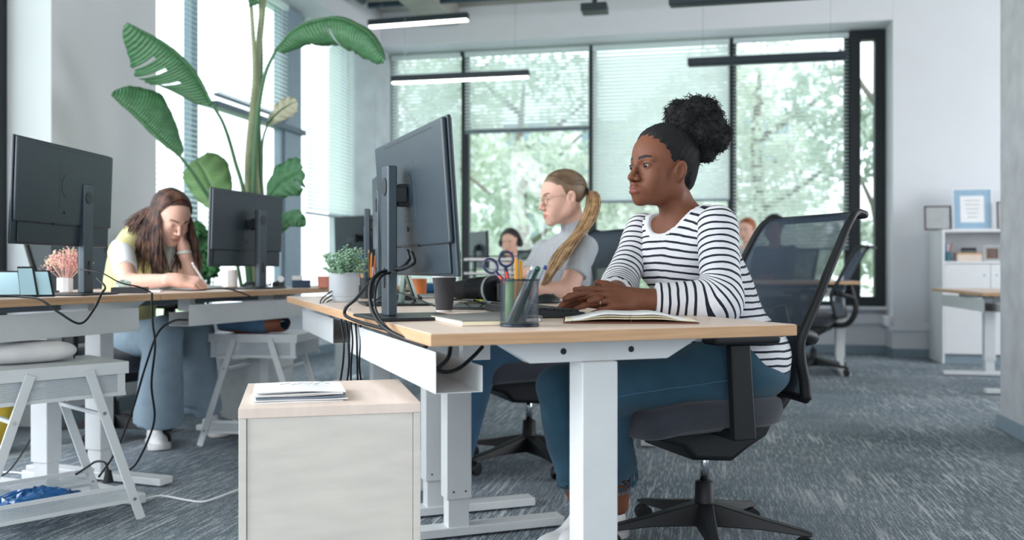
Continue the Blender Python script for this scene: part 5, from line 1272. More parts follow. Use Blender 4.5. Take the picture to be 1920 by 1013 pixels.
# broad leafed plant low behind the writing woman
b2 = at(385, 560, 5.6); b2.z = 0
mp_ = thing('split_leaf_plant', 'bushy green potted plant behind the head of the woman in the yellow vest', 'plant', b2)
MB().lathe([(.13, 0), (.15, .02), (.17, .26), (.155, .26), (.15, .22), (.001, .22)], n=30).build('pot', mat('pot_dark', (90, 100, 104), .6), mp_, smooth=True)
LEAFM = mat('monstera_leaf', (52, 112, 62), .3, var=.25, scale=10); rg_ = random.Random(12)
for k in range(22):
    q = at(rg_.uniform(350, 408), rg_.uniform(420, 525), 5.5+rg_.uniform(-.2, .2)); s0 = Vector(b2)+Vector((0, 0, .24)); m_ = s0.lerp(q, .6)+Vector((0, 0, .08))
    MB().tube(smooth_path([s0, m_, q], 5), .004, 5).build('stem', STEMG, mp_, world=True, smooth=True)
    dr = Vector((rg_.uniform(-1, 1), rg_.uniform(-.6, .1), rg_.uniform(-.5, .5))).normalized()*.16
    leaf('leaf', [q, q+dr*.5+Vector((0, 0, .02)), q+dr], sh_(.065), LEAFM, mp_, nrm=(rg_.uniform(-.3, .3), -1, rg_.uniform(.2, .8)), curl=.4, seed=k)

# ============================================================ DESK THINGS
def lathe_thing(name, label, cat, p, parts, group=None):
    o = thing(name, label, cat, p, 0, group)
    for nm, prof, m in parts: MB().lathe(prof, n=36).build(nm, m, o, auto=35)
    return o
# paper coffee cup
cp = on(833, 584, ZD); cupm = mat('ribbed_cup_sleeve', (62, 62, 66), .8, var=.08)
o = thing('coffee_cup', 'dark ribbed paper coffee cup standing below the big monitor', 'cup', cp)
mb = MB(); n_ = 72; rings = [(.0225, .004), (.0235, .006), (.033, .094), (.0335, .097), (.031, .097), (.030, .092)]
V = []
for (r_, z_) in rings:
    for k in range(n_): a = 2*pi*k/n_; rr = r_+(.0008*(k % 2) if .005 < z_ < .095 and r_ > .0232 else 0); V.append((rr*cos(a+z_*4), rr*sin(a+z_*4), z_))
mb.add(V, [(i*n_+k, i*n_+(k+1) % n_, (i+1)*n_+(k+1) % n_, (i+1)*n_+k) for i in range(5) for k in range(n_)]); mb.build('sleeve', cupm, o)
MB().lathe([(.0215, 0), (.0225, .005), (.0315, .096), (.0335, .099), (.0335, .1005), (.029, .1005), (.029, .097), (.001, .09)], n=40).build('paper_cup', PAPER, o, smooth=True)
# pencil cup
pc_ = on(974, 612, ZD); o = thing('pencil_cup', 'dark wire mesh pencil cup near the front edge of the desk', 'pencil holder', pc_, 0)
def wire_cup():
    m = bpy.data.materials.new('dark_wire_mesh'); m.use_nodes = True; n = m.node_tree.nodes; L = m.node_tree.links; b = n['Principled BSDF']; ou = n['Material Output']
    b.inputs['Base Color'].default_value = (*rgb(44, 56, 66), 1); b.inputs['Metallic'].default_value = .3; b.inputs['Roughness'].default_value = .4
    t = n.new('ShaderNodeTexCoord'); w_ = n.new('ShaderNodeTexBrick'); w_.offset = .5; L.new(t.outputs['UV'], w_.inputs[0])
    s = n.new('ShaderNodeSeparateXYZ'); L.new(t.outputs['Object'], s.inputs[0])
    at2 = n.new('ShaderNodeMath'); at2.operation = 'ARCTAN2'; L.new(s.outputs['Y'], at2.inputs[0]); L.new(s.outputs['X'], at2.inputs[1])
    cb = n.new('ShaderNodeCombineXYZ'); L.new(at2.outputs[0], cb.inputs[0]); mz = n.new('ShaderNodeMath'); mz.operation = 'MULTIPLY'; mz.inputs[1].default_value = 24; L.new(s.outputs['Z'], mz.inputs[0]); L.new(mz.outputs[0], cb.inputs[1])
    L.new(cb.outputs[0], w_.inputs[0]); w_.inputs['Scale'].default_value = 1; w_.inputs['Brick Width'].default_value = .09; w_.inputs['Row Height'].default_value = .05; w_.inputs['Mortar Size'].default_value = .007
    mr = n.new('ShaderNodeMath'); mr.operation = 'MULTIPLY_ADD'; mr.inputs[1].default_value = -.85; mr.inputs[2].default_value = .85; L.new(w_.outputs['Fac'], mr.inputs[0])
    tr = n.new('ShaderNodeBsdfTransparent'); mx = n.new('ShaderNodeMixShader'); L.new(mr.outputs[0], mx.inputs[0]); L.new(b.outputs[0], mx.inputs[1]); L.new(tr.outputs[0], mx.inputs[2]); L.new(mx.outputs[0], ou.inputs[0]); return m
WC = wire_cup(); DM = mat('dark_rim', (34, 44, 58), .35, metal=.5)
MB().lathe([(.041, .003), (.041, .098)], n=48, cap=False).build('mesh_wall', WC, o, smooth=True)
MB().lathe([(.0415, 0), (.0425, .002), (.0415, .006), (.001, .006)], n=48).build('bottom', DM, o, smooth=True)
MB().tube([(cos(t)*.0415, sin(t)*.0415, .099) for t in np.linspace(0, 2*pi, 40)[:-1]], .0017, 6, closed=True).build('rim', DM, o, smooth=True)
def stick(name, label, cat, foot_px, top_px, Z, r, m, tip=None, tm=None, Zf=None):
    b = pc_+Vector(((foot_px-974)/897, .0 if Zf is None else Zf, .008)); t = at(*top_px, Z); o = thing(name, label, cat, b, 0, 'pens and pencils in the mesh cup')
    d = (t-b); MB().tube([b, b+d*.97], r, 10).build('barrel', m, o, world=True, smooth=True)
    if tm: MB().tube([b+d*.93, b+d*.99, t], [r*1.1, r, r*.4], 10).build('cap', tm, o, world=True, smooth=True)
    return o
Zc = pc_.y
stick('ballpoint_pen', 'grey knurled pen leaning to the right in the mesh cup', 'pen', 952, (1000, 500), Zc-.01, .0045, mat('knurled_grey', (150, 160, 168), .4, metal=.6, var=.3, scale=700), tm=mat('grey_cap', (190, 196, 200), .4), Zf=-.015)
stick('marker_pen', 'dark green marker pen leaning to the right in the mesh cup', 'pen', 965, (1010, 500), Zc+.01, .0055, mat('dark_green', (14, 62, 56), .4), tm=mat('dark_green2', (16, 74, 66), .4), Zf=.01)
stick('ballpoint_pen', 'blue capped pen at the right edge of the mesh cup', 'pen', 980, (1024, 498), Zc+.02, .0038, mat('clear_grey', (160, 176, 190), .3), tm=mat('blue_cap', (34, 62, 130), .35), Zf=.02)
stick('pencil', 'orange yellow pencil standing upright at the left of the pair in the mesh cup', 'pencil', 968, (968, 482), Zc+.02, .0038, mat('pencil_orange', (226, 160, 48), .5), Zf=.018)
stick('pencil', 'ochre pencil standing upright at the right of the pair in the mesh cup', 'pencil', 974, (977, 486), Zc+.025, .0038, mat('pencil_ochre', (206, 150, 46), .5), Zf=.022)
stick('highlighter', 'fat green highlighter standing in the mesh cup', 'pen', 955, (956, 523), Zc, .0095, mat('lime_body', (120, 168, 96), .5), tm=mat('green_cap', (34, 132, 80), .4), Zf=.0)
stick('ballpoint_pen', 'thin pale pen behind the orange pencils in the mesh cup', 'pen', 985, (992, 505), Zc+.03, .0035, PAPER, Zf=.025)
# scissors
so = thing('scissors', 'scissors with dark blue loop handles and red inserts standing in the mesh cup', 'scissors', pc_+Vector((-.01, 0, .01)))
pivot = at(955, 540, Zc+.005); HB = mat('handle_navy', (30, 36, 74), .35); RED = mat('handle_red', (214, 58, 48), .4)
for i, (tip_, ring, rw, rh_) in enumerate(((at(950, 600, Zc+.005), at(920, 499, Zc-.0), .0135, .0140), (at(962, 600, Zc+.008), at(949, 486, Zc+.006), .0150, .0135))):
    MB().prism([tip_, pivot+Vector((.004, 0, 0)), pivot+Vector((-.004, 0, 0))], (0, .0015, 0)).build('blade', CHROME, so, world=True)
    hm_ = MB(); Rm = Matrix.Rotation(R(-38 if i == 0 else 8), 3, 'Y')
    hm_.tube([ring+Rm @ Vector((cos(t)*rw, 0, sin(t)*rh_*1.15)) for t in np.linspace(0, 2*pi, 28)[:-1]], .0028, 8, closed=True)
    low = ring+Rm @ Vector((0, 0, -rh_*1.1)); hm_.tube([low, pivot.lerp(low, .4), pivot], [.004, .0042, .004], 8); hh = hm_.build('handle', HB, so, world=True, smooth=True)
    MB().tube([pivot.lerp(low, .75)+Vector((0, -.004, 0)), pivot.lerp(low, .15)+Vector((0, -.004, 0))], [.0022, .0032], 8).build('handle_insert', RED, hh, world=True, smooth=True)
# open book
COV = mat('book_cover_brown', (110, 66, 46), .6); PGE = mat('page_cream', (238, 230, 204), .9, var=.03)
bp0, bp1 = on(1056, 607, ZD), on(1312, 608, ZD); bd_ = bp1-bp0; bk = thing('open_notebook', 'open notebook with cream pages and brown cover lying on the front desk', 'book', bp0, atan2(bd_.y, bd_.x)); bw = bd_.length
MB().box(0, bw, 0, .20, .0005, .003).build('cover', COV, bk, bevel=.001)
for sd, (x0, x1) in enumerate(((bw*.5, .004), (bw*.5, bw-.004))):
    for lay, (h0, m_) in enumerate(((.006, PGE), (.0115, PGE), (.0165, PAPER))):
        def pf(u, v, h0=h0, x0=x0, x1=x1, lay=lay):
            arch = sin(min(1, u*1.7)*pi/1.0)*h0*.55 if u < .59 else 0
            return Vector((x0+(x1-x0)*u*(1-.03*lay), .004+v*.192, .0035+h0*(1-u**1.5)*.9+.0015+h0*.5*sin(pi*min(1, u*1.15))**2*.6))
        MB().grid(pf, 24, 2, flip=(sd == 0)).build('page_block' if lay < 2 else 'page', m_, bk, smooth=True, sol=.0009)
rib = MB().tube([(bw*.5, -.001, .004), (bw*.5, .1, .016), (bw*.5, .2, .010)], .0012, 5).build('spine_thread', COV, bk)
# keyboard
KB = mat('key_black', (26, 30, 36), .5)
k0, k1 = on(1010, 590, ZD), on(1092, 596, ZD); kb = thing('keyboard', 'black keyboard in front of the folded hands', 'keyboard', at(1096, 590, 2.36)*1, AR+R(88))
kb.location = (on(1098, 596, ZD)-Vector((0, 0, 0)))
MB().prism([(0, 0, .001), (.0, .135, .001), (0, .135, .022), (0, 0, .014)], (.43, 0, 0)).build('case', PLAST, kb, bevel=.003)
KC = MB()
for r_ in range(5):
    for c_ in range(14):
        x = .012+c_*.029; y = .012+r_*.023; z = .0145+y*.058; o_ = MB().box(x, x+.025, y, y+.019, z, z+.006)
        KC.V += o_.V; KC.F += [tuple(i+KC.n for i in f) for f in o_.F]; KC.n += 8
KC.build('keys', KB, kb, bevel=.0012)['kind'] = 'stuff'
def mouse(label, p, rz=0):
    o = thing('computer_mouse', label, 'mouse', p, rz); m = MB().sphere((0, 0, .0), (.031, .055, .034), 24, 16); m.V = [(x, y, max(z, .001)) for x, y, z in m.V]; m.build('shell', PLAST, o, smooth=True)
    MB().tube([(0, .022, .0315), (0, .034, .0265)], .0035, 8).build('scroll_wheel', STAND, o); return o
mouse('black computer mouse beyond the keyboard beside the white sheet', on(1025, 569, ZD)+Vector((0, .0, 0)), R(-60))
# loose sheets, notebooks, tablet
def sheet(name, label, cat, corners, h, m, z0=ZD, parts=True, **k):
    C_ = [on(x, y, z0) for x, y in corners]; o = thing(name, label, cat, C_[0]); P_ = [Vector((c.x-C_[0].x, c.y-C_[0].y, .0005)) for c in C_]
    MB().prism(P_, (0, 0, h)).build('sheet' if h < .003 else 'block', m, o, bevel=.0008 if h > .003 else 0); return o, P_
sheet('paper_sheet', 'white sheet of paper partly under the folded hands', 'paper', [(1045, 574), (1112, 574), (1108, 562), (1052, 560)], .0008, PAPER)
NBG = mat('notebook_grey_cover', (128, 130, 128), .8, spec=.2); 
o, P_ = sheet('notebook', 'closed grey notebook lying left of the mesh pencil cup', 'notebook', [(866, 612), (965, 610), (950, 592), (808, 600)], .009, PGE)
MB().prism([p*1.005+Vector((0, 0, .0095)) for p in P_], (0, 0, .0015)).prism([p*1.005-Vector((0, 0, .0003)) for p in P_], (0, 0, .001)).build('cover', NBG, o)
o, P_ = sheet('tablet', 'black tablet lying flat behind the coffee cup', 'tablet', [(845, 581), (925, 582), (936, 572), (862, 571)], .008, PLAST)
hl = thing('highlighter', 'yellow capped highlighter lying on the desk behind the coffee cup', 'pen', on(880, 569, ZD)); MB().tube([on(905, 571, ZD)+Vector((0, 0, .008)), on(945, 577, ZD)+Vector((0, 0, .008))], .0062, 10).build('barrel', mat('clear_barrel', (176, 190, 200), .3), hl, world=True, smooth=True)
MB().tube([on(880, 568, ZD)+Vector((0, 0, .008)), on(907, 571, ZD)+Vector((0, 0, .008))], .0075, 10).build('cap', mat('highlighter_yellow', (226, 226, 60), .4), hl, world=True, smooth=True)
sn = thing('spiral_notebook', 'small wire bound notebook just right of the mesh pencil cup', 'notebook', on(1000, 604, ZD), R(35))
MB().box(-.06, .02, 0, .07, .001, .009).build('pages', PAPER, sn); MB().box(-.06, .022, -.001, .071, .0095, .011).build('cover', PLAST, sn)
wr = MB()
for k in range(8): wr.tube([(.024+cos(t)*.006, .006+k*.008, .0072+sin(t)*.0065) for t in np.linspace(0, 2*pi, 12)[:-1]], .0007, 5, closed=True)
wr.build('wire_binding', CHROME, sn, smooth=True)
# camera with lens
RUB = mat('lens_rubber', (22, 28, 32), .65); cz = ZD
ca = thing('photo_camera', 'black camera with ribbed lens and grey ring, lying behind the mesh pencil cup', 'camera', on(900, 566, cz)+Vector((0, .18, 0)))
l0, l1 = at(860, 548, 3.30), at(928, 536, 3.16); l0.z = cz+.044; l1.z = cz+.050; dl = (l1-l0)
MB().tube([l0, l0+dl*.35, l0+dl*.36, l0+dl*.55, l0+dl*.56, l0+dl*.8, l0+dl*.81, l1], [.034, .039, .042, .042, .045, .045, .048, .048], 32).build('lens', RUB, ca, world=True, auto=30)
rb = MB()
for f in np.linspace(.58, .78, 7): rb.tube([l0+dl*f, l0+dl*(f+.012)], [.0462, .0462], 32)
for f in np.linspace(.38, .52, 5): rb.tube([l0+dl*f, l0+dl*(f+.012)], [.0430, .0430], 32)
rb.build('grip_ribs', PLAST, ca, world=True); MB().tube([l0+dl*.90, l0+dl*.95], .0492, 32).build('grey_ring', mat('ring_grey', (186, 198, 204), .4), ca, world=True)
cb_ = l1+Vector((.035, .0, .004)); MB().box(cb_.x-.03, cb_.x+.045, cb_.y-.05, cb_.y+.07, cz+.001, cz+.085).build('body', PLAST, ca, world=True, bevel=.012, seg=3)
MB().tube(smooth_path([cb_+Vector((-.02, -.06, .03)), on(915, 566, cz+.006), on(890, 564, cz+.03), on(862, 562, cz+.006), on(845, 562, cz+.006)], 6), .004, 6).build('strap', PLAST, ca, world=True, smooth=True)
# easel with green edge
ea = thing('desk_easel', 'small white and green folded card stand behind the monitor stand', 'card stand', on(768, 574, ZD)); GRN = mat('green_edge', (44, 140, 110), .5)
e0, e1, e2 = on(745, 572, ZD), on(782, 570, ZD), at(758, 500, 2.9)
MB().prism([e1, e1+Vector((-.012, 0, 0)), e2+Vector((-.01, 0, 0)), e2], (0, .10, 0)).build('front_panel', PAPER, ea, world=True); MB().prism([e1+Vector((.001, 0, 0)), e1+Vector((-.004, 0, 0)), e2+Vector((-.003, 0, 0)), e2+Vector((.002, 0, 0))], (0, -.003, 0)).build('green_rim', GRN, ea, world=True)
MB().prism([e0, e0+Vector((.010, 0, 0)), e2+Vector((.004, 0, 0)), e2+Vector((-.006, 0, 0))], (0, .10, 0)).build('back_panel', mat('pale_mint', (190, 220, 210), .6), ea, world=True)
# succulent
po = on(645, 566, ZD); su = thing('potted_succulent', 'grey green succulent in a pale grey cylindrical pot on the desk edge', 'plant', po)
POTG = mat('pot_glazed_grey', (172, 178, 184), .5)
MB().lathe([(.050, 0), (.0535, .002), (.0535, .015), (.0525, .017), (.0525, .019), (.0540, .021), (.0545, .106), (.0535, .108), (.0505, .108), (.050, .095), (.001, .095)], n=48).build('pot', POTG, su, auto=35)
SUC = mat('succulent_leaf', (142, 178, 150), .6, var=.2, scale=60); rs = random.Random(5); sm_ = MB(); st_ = MB()
for k in range(64):
    a = rs.uniform(0, 6.28); rr = sqrt(rs.random())*.052; x, y = rr*cos(a), rr*sin(a); h_ = .17+rs.uniform(-.035, .04)-(rr/.055)**2*.03; tip = Vector((x*1.55, y*1.55, h_)); b0 = Vector((x*.6, y*.6, .092)); st_.tube([b0, b0.lerp(tip, .5), tip], [.002, .0017, .001], 5)
    for j in range(14):
        c_ = b0.lerp(tip, .25+.75*j/13); t = j*2.4; dv = Vector((cos(t), sin(t), .5)).normalized(); Mq = dv.to_track_quat('Z', 'Y').to_matrix(); sm_.sphere(c_+dv*.006, (.0046, .0030, .0072), 6, 4, Mq)
sm_.build('leaves', SUC, su, smooth=True)['kind'] = 'stuff'; st_.build('stems', STEMG, su)['kind'] = 'stuff'
# cup of coloured pencils behind the succulent
pq = on(690, 560, ZD); oc = lathe_thing('pencil_cup', 'dark cup of coloured pencils behind the succulent', 'pencil holder', pq, [('cup', [(.03, 0), (.033, .002), (.034, .085), (.031, .085), (.030, .01), (.001, .01)], PLAST)])
for k, c_ in enumerate(((220, 90, 50), (236, 150, 40), (60, 130, 160), (200, 60, 60), (230, 180, 60), (110, 80, 60))):
    a = k*1.05; f_ = pq+Vector((cos(a)*.012, sin(a)*.012, .012)); t_ = f_+Vector((cos(a)*.03-.012, sin(a)*.03, .155+.01*(k % 3)))
    o = thing('coloured_pencil', ('red orange', 'amber', 'teal', 'crimson', 'yellow', 'brown')[k]+' pencil in the dark cup behind the succulent', 'pencil', f_, 0, 'coloured pencils behind the succulent'); cm = mat('pencil_c%d' % k, c_, .5)
    MB().tube([f_, t_], .0036, 6).build('barrel', cm, o, world=True); MB().tube([t_, t_+(t_-f_).normalized()*.012], [.0036, .0006], 6).build('tip', EDGE, o, world=True)
# far desk things between the stands
tt = lathe_thing('mug', 'small orange mug on the desk between the two monitors', 'mug', on(786, 553, ZD), [('bowl', [(.028, 0), (.033, .003), (.036, .075), (.033, .075), (.031, .01), (.001, .01)], mat('mug_orange', (222, 130, 70), .5))])
bx_ = thing('pouch', 'blue fabric pouch lying beyond the big monitor', 'pouch', on(808, 552, ZD)+Vector((0, .1, 0)), R(20)); MB().box(-.07, .09, -.04, .05, .001, .05).build('body', mat('pouch_blue', (40, 96, 140), .8), bx_, bevel=.02, seg=4); MB().tube([(-.06, 0, .0505), (.08, .005, .0505)], .002, 6).build('zipper', CHROME, bx_)
kb2 = thing('keyboard', 'dark keyboard under the hands of the blonde woman', 'keyboard', nr(.36, 1.72, ZD), AR+R(90)); MB().box(0, .42, -.07, .07, .001, .016).build('case', PLAST, kb2, bevel=.003)
kk = MB()
for r_ in range(5):
    for c_ in range(14): kk.box(.01+c_*.029, .034+c_*.029, -.06+r_*.024, -.04+r_*.024, .016, .021)
kk.build('keys', KB, kb2)['kind'] = 'stuff'
lt = thing('laptop', 'flat grey device lying behind the folded card stand', 'tablet', on(815, 562, ZD)+Vector((0, .22, 0)), R(12)); MB().box(-.11, .11, -.07, .07, .001, .014).build('body', mat('alu_grey', (170, 178, 184), .35, metal=.7), lt, bevel=.003); MB().box(-.10, .10, -.06, .06, .0141, .0150).build('top_plate', STAND, lt)
# letter trays with papers
ltz = thing('letter_tray', 'stacked black wire letter trays filled with papers behind the big monitor', 'letter tray', at(868, 527, 4.9), R(8)); zb0 = ZD-ltz.location.z
for k in range(3):
    z_ = zb0+.01+k*.075; MB().box(0, .30, 0, .22, z_, z_+.004).build('shelf', PLAST, ltz); fr2 = MB()
    for (a, b) in (((0, 0), (.30, 0)), ((.30, 0), (.30, .22)), ((0, .22), (.30, .22)), ((0, 0), (0, .22))): fr2.bar((a[0], a[1], z_+.03), (b[0], b[1], z_+.03), .004, .004)
    fr2.build('rail', PLAST, ltz)
for x in (0, .30):
    for y in (0, .22): MB().bar((x, y, zb0+.001), (x, y, zb0+.22), .006, .006).build('post', PLAST, ltz)
for k in range(3): 
    pl = thing('paper_stack', 'papers in the %s level of the black letter trays' % ('lowest', 'middle', 'top')[k], 'papers', ltz.location+Vector((.02, .02, zb0+.015+k*.075)), R(8), 'papers in the letter trays'); MB().box(0, .25, 0, .18, 0, .008+.003*k).build('sheets', PAPER, pl)
DK3 = desk('desk behind the blonde woman carrying the black letter trays', at(845, 520, 5.0)*1, -RA-R(90), 1.3, ZD, legs=(.12, None)); DK3.location = (at(845, 520, 5.35).x, 5.35, 0)
DK4 = desk('desk of the headphone wearer far behind the letter trays', room(-2.3, 7.95), -RA-R(90), 1.6, ZD, legs=(.12, None))
DK5 = desk('desk near the back windows in front of the red haired person', room(-.35, 8.35), -RA-R(90), 1.55, .76, legs=(.12, None))
DK6 = desk('desk beside the white cabinet at the right, partly behind the concrete column', room(1.83, 6.62), -RA, 1.4, .70, legs=(.14, 1.27))
DK7 = desk('far desk between the left windows and the concrete corner', room(-2.75, 6.7), -RA-R(90), 1.25, ZD, legs=(.12, None))
monitor('far dark monitor between the succulent and the concrete corner', (at(630, 0, 6.35).x, 6.35), (at(712, 0, 6.1).x, 6.1), .87, 1.225, (at(672, 0, 6.4).x, 6.12), 6.3, ZD, tilt=R(2), base_side=.33)
monitor('far dark monitor behind the shoulder of the blonde woman', (at(1112, 0, 7.0).x, 7.15), (at(1225, 0, 6.9).x, 6.95), .86, 1.14, (at(1165, 0, 6.85).x, 6.95), 7, ZD, tilt=R(2), base_side=.3)
monitor('far monitor left of the headphone wearer', (at(884, 0, 7.5).x, 7.5), (at(916, 0, 7.1).x, 7.1), .86, 1.16, (at(900, 0, 7.2).x-.05, 7.25), 7, ZD, tilt=R(2), base_side=.3)
for lb, hx, Z_, a_ in (('chair of the headphone wearer at the far desk', 957, 8.45, 250), ('chair of the red haired person at the far desk', 1402, 9.15, 230), ('chair of the person with short black hair at the far desk', 1458, 8.25, 230)):
    c_ = at(hx, 500, Z_); office_chair(lb, (c_.x, c_.y, 0), R(a_), zs=.50, arms=False)

# ---- left desk things
fl = on(122, 549, ZL); fo = thing('dried_flower_vase', 'faceted white vase with pink dried flowers beside the large left monitor', 'vase', fl)
MB().lathe([(.026, 0), (.030, .002), (.030, .058), (.027, .060), (.024, .058), (.022, .01), (.001, .01)], n=9).build('vase', mat('vase_white', (226, 230, 234), .45), fo)
PK = mat('dried_pink', (214, 164, 158), .9, var=.2, scale=50); PK2 = mat('dried_cream', (226, 202, 178), .9, var=.15); rf = random.Random(8)
for k in range(46):
    a = rf.uniform(0, 6.28); sp_ = rf.uniform(.2, 1); tip = Vector((cos(a)*.088*sp_, sin(a)*.06*sp_, .085+.05*(1-sp_)+rf.uniform(0, .045))); s_ = MB().tube([(0, 0, .03), tip*.5+Vector((0, 0, .02)), tip], .0009, 4); fs_ = MB()
    for j in range(26): fs_.sphere(tip+Vector((rf.gauss(0, .011), rf.gauss(0, .011), rf.gauss(0, .010))), rf.uniform(.002, .0038), 5, 3)
    if k < 2: st2 = s_.build('flower_stem', PK2, fo)
    s_.add(fs_.V, fs_.F); s_.build('flower_head', PK if k % 3 else PK2, fo)
pr_ = MB()
for k in range(60): t = k/60; pr_.sphere((.022+t*.010+rf.gauss(0, .003), rf.gauss(0, .003), .11+t*.075), .0035*(1-.6*t), 5, 3)
pr_.build('plume', PK2, fo)
ph_ = thing('desk_phone', 'dark device with lit tilted screens at the left edge of the left desk', 'desk phone', on(60, 550, ZL)); SCRB = emis('screen_pale_blue', (170, 205, 218), .18)
for k, (x0, x1, y0, y1, Z_) in enumerate(((0, 42, 545, 508, 3.02), (42, 68, 540, 500, 2.96), (64, 98, 545, 507, 3.0))):
    a, b, c_, d_ = at(x0-4, y0, Z_-.03), at(x1+4, y0, Z_), at(x1-6, y1, Z_+.09), at(x0-10, y1, Z_+.06); a.z = b.z = ZL+.004
    MB().prism([a, b, c_, d_], (0, .006, -.0)).build('screen_panel', PLAST, ph_, world=True)
    mid_ = (a+b+c_+d_)/4; MB().prism([mid_+(p-mid_)*.86+Vector((0, -.0045, .001)) for p in (a, b, c_, d_)], (0, .003, 0)).build('screen', SCRB, ph_, world=True)
MB().box(-.20, .10, -.05, .02, -.0+.001, .012).build('base', PLAST, ph_, bevel=.003)
yp = thing('pencil', 'yellow pencil lying in front of the pink dried flowers', 'pencil', on(70, 551, ZL)); MB().tube([on(62, 552, ZL)+Vector((0, 0, .004)), on(102, 549, ZL)+Vector((0, 0, .004))], .0038, 6).build('barrel', mat('pencil_orange', (0, 0, 0)), yp, world=True); MB().tube([on(102, 549, ZL)+Vector((0, 0, .004)), on(105, 548.6, ZL)+Vector((0, 0, .004))], [.0038, .0008], 6).build('tip', EDGE, yp, world=True)
bb = thing('black_box', 'flat black box lying in front of the woman in the yellow vest', 'box', on(203, 551, ZL)+Vector((0, .02, 0)), R(14)); MB().box(0, .13, 0, .07, .001, .024).build('lid', PLAST, bb, bevel=.002); MB().box(.001, .129, .001, .069, .0005, .012).build('tray', STANDD, bb)
cw_ = thing('plastic_wrapper', 'crumpled clear plastic wrapper beside the flat black box', 'wrapper', on(208, 548, ZL)+Vector((0, .12, 0))); mc = MB().sphere((0, 0, .022), (.034, .03, .024), 14, 10); rq = random.Random(2); mc.V = [(x+rq.uniform(-.006, .006), y+rq.uniform(-.006, .006), max(.001, z+rq.uniform(-.006, .006))) for x, y, z in mc.V]; mc.build('wrapper', mat('clear_plastic', (190, 208, 200), .15, spec=.9), cw_)
MB().sphere((.0, .0, .012), (.018, .016, .010), 10, 6).build('contents', mat('lime_content', (196, 210, 96), .5), cw_)
for k, (lb, cs_) in enumerate((('white sheets under the writing hand', [(300, 545), (398, 543), (420, 536), (330, 534)]), ('open white magazine beside the writing hand', [(262, 546), (300, 548), (335, 535), (285, 534)]), ('white papers near the left edge of the left desk', [(-30, 560), (62, 556), (78, 549), (-10, 550)]))):
    o, P_ = sheet('paper_sheet', lb, 'paper', cs_, .003, PAPER, z0=ZL)
mg = lathe_thing('candle', 'white pillar candle on a wooden coaster left of the middle monitor stand', 'candle', on(436, 541, ZL), [('wax', [(.023, .008), (.024, .010), (.024, .088), (.021, .092), (.003, .088)], mat('wax_white', (236, 232, 228), .5, sss=.2)), ('coaster', [(.031, 0), (.032, .002), (.032, .008), (.0245, .009)], EDGE)])
mouse('black mouse between the white candle and the monitor stand', on(467, 541, ZL)+Vector((0, .03, 0)), R(70))
hs = thing('cable_bundle', 'tangled black cables at the foot of the middle left monitor', 'cable', on(492, 540, ZL)); h_ = MB(); rq = random.Random(6)
for k in range(5): h_.tube(smooth_path([on(470+12*k, 541, ZL)+Vector((rq.uniform(-.02, .02), rq.uniform(0, .05), rq.uniform(.004, .03))) for _ in range(5)], 5), .0035, 6)
h_.build('loops', CABLE, hs, world=True, smooth=True)
mk = thing('tape_dispenser', 'small black dispenser beside the middle monitor stand', 'dispenser', on(522, 540, ZL), R(15)); MB().prism([(-.03, 0, 0), (.03, 0, 0), (.03, 0, .06), (.012, 0, .065), (-.01, 0, .03), (-.03, 0, .028)], (0, .05, 0)).build('body', PLAST, mk, bevel=.004); MB().lathe([(.016, -.012), (.016, .012)], c=(.012, .0, .045), M=Matrix.Rotation(R(90), 3, 'X'), n=20).build('roll', PAPER, mk)
bl_ = thing('small_box', 'dark blue box with a white top on the far left desk end', 'box', on(548, 540, ZL), R(15)); MB().box(0, .09, 0, .06, .001, .038).build('base', mat('box_navy', (34, 66, 96), .5), bl_, bevel=.002); MB().box(.0, .05, .0, .06, .0385, .06).build('lid', PAPER, bl_, bevel=.002)
tpo = lathe_thing('terracotta_pot', 'salmon coloured pot on the far end of the left desk behind the succulent', 'pot', at(608, 535, 4.55), [('pot', [(.026, 0), (.030, .002), (.034, .058), (.031, .058), (.028, .045), (.001, .045)], mat('salmon_clay', (222, 140, 124), .7)), ('soil', [(.029, .046), (.001, .05)], BARK)])
tpo.location.z = ZL

# ---- floor and trestle things
bag = thing('leather_bag', 'blue denim and brown leather bag lying on the white trestle unit', 'bag', at(475, 626, 4.45), R(-8)); bag.location.z = .5455
mbg = MB(); NS = 18
def bagp(u, v):
    a = 2*pi*v; x = -.16+.32*u; e = (1-abs(2*u-1)**6*.35); return Vector((x, cos(a)*.10*e, .050+sin(a)*.048*e*(1 if sin(a) > 0 else 1)+.004*sin(9*u+3*v*6)))
mbg.grid(bagp, 24, 24); mbg.build('body', mat('bag_denim', (72, 104, 132), .85, var=.15, bump=.2), bag, smooth=True)
lg = MB(); lg.grid(lambda u, v: bagp(u*1.0, .62+.26*v+.10*u)*1.03-Vector((0, .001, .0015)), 24, 8); lg.build('leather_flap', mat('leather_brown', (128, 74, 52), .5, var=.2, bump=.2), bag, smooth=True, sol=.003)
lg = MB(); lg.grid(lambda u, v: bagp(.80+.2*u, v)*Vector((1, 1, 1)).x*1.03-Vector((0, 0, .0015)), 4, 24); lg.build('leather_end', MATS['leather_brown'], bag, smooth=True)
MB().tube([(-.12, -.09, .09), (-.05, -.11, .10), (.02, -.11, .10), (.09, -.095, .09)], .005, 6).build('handle', MATS['leather_brown'], bag)
wh = thing('white_tote', 'white fabric pouch lying on the left trestle unit', 'pouch', at(45, 680, 3.05), R(46)); wh.location.z = .546
mw = MB().sphere((0, 0, .036), (.16, .09, .036), 28, 16); mw.V = [(np.sign(x)*.16*abs(x/.16)**.55, np.sign(y)*.09*abs(y/.09)**.6, z) for x, y, z in mw.V]; mw.build('body', mat('tote_white', (228, 228, 230), .9, bump=.3, bscale=18), wh, smooth=True)
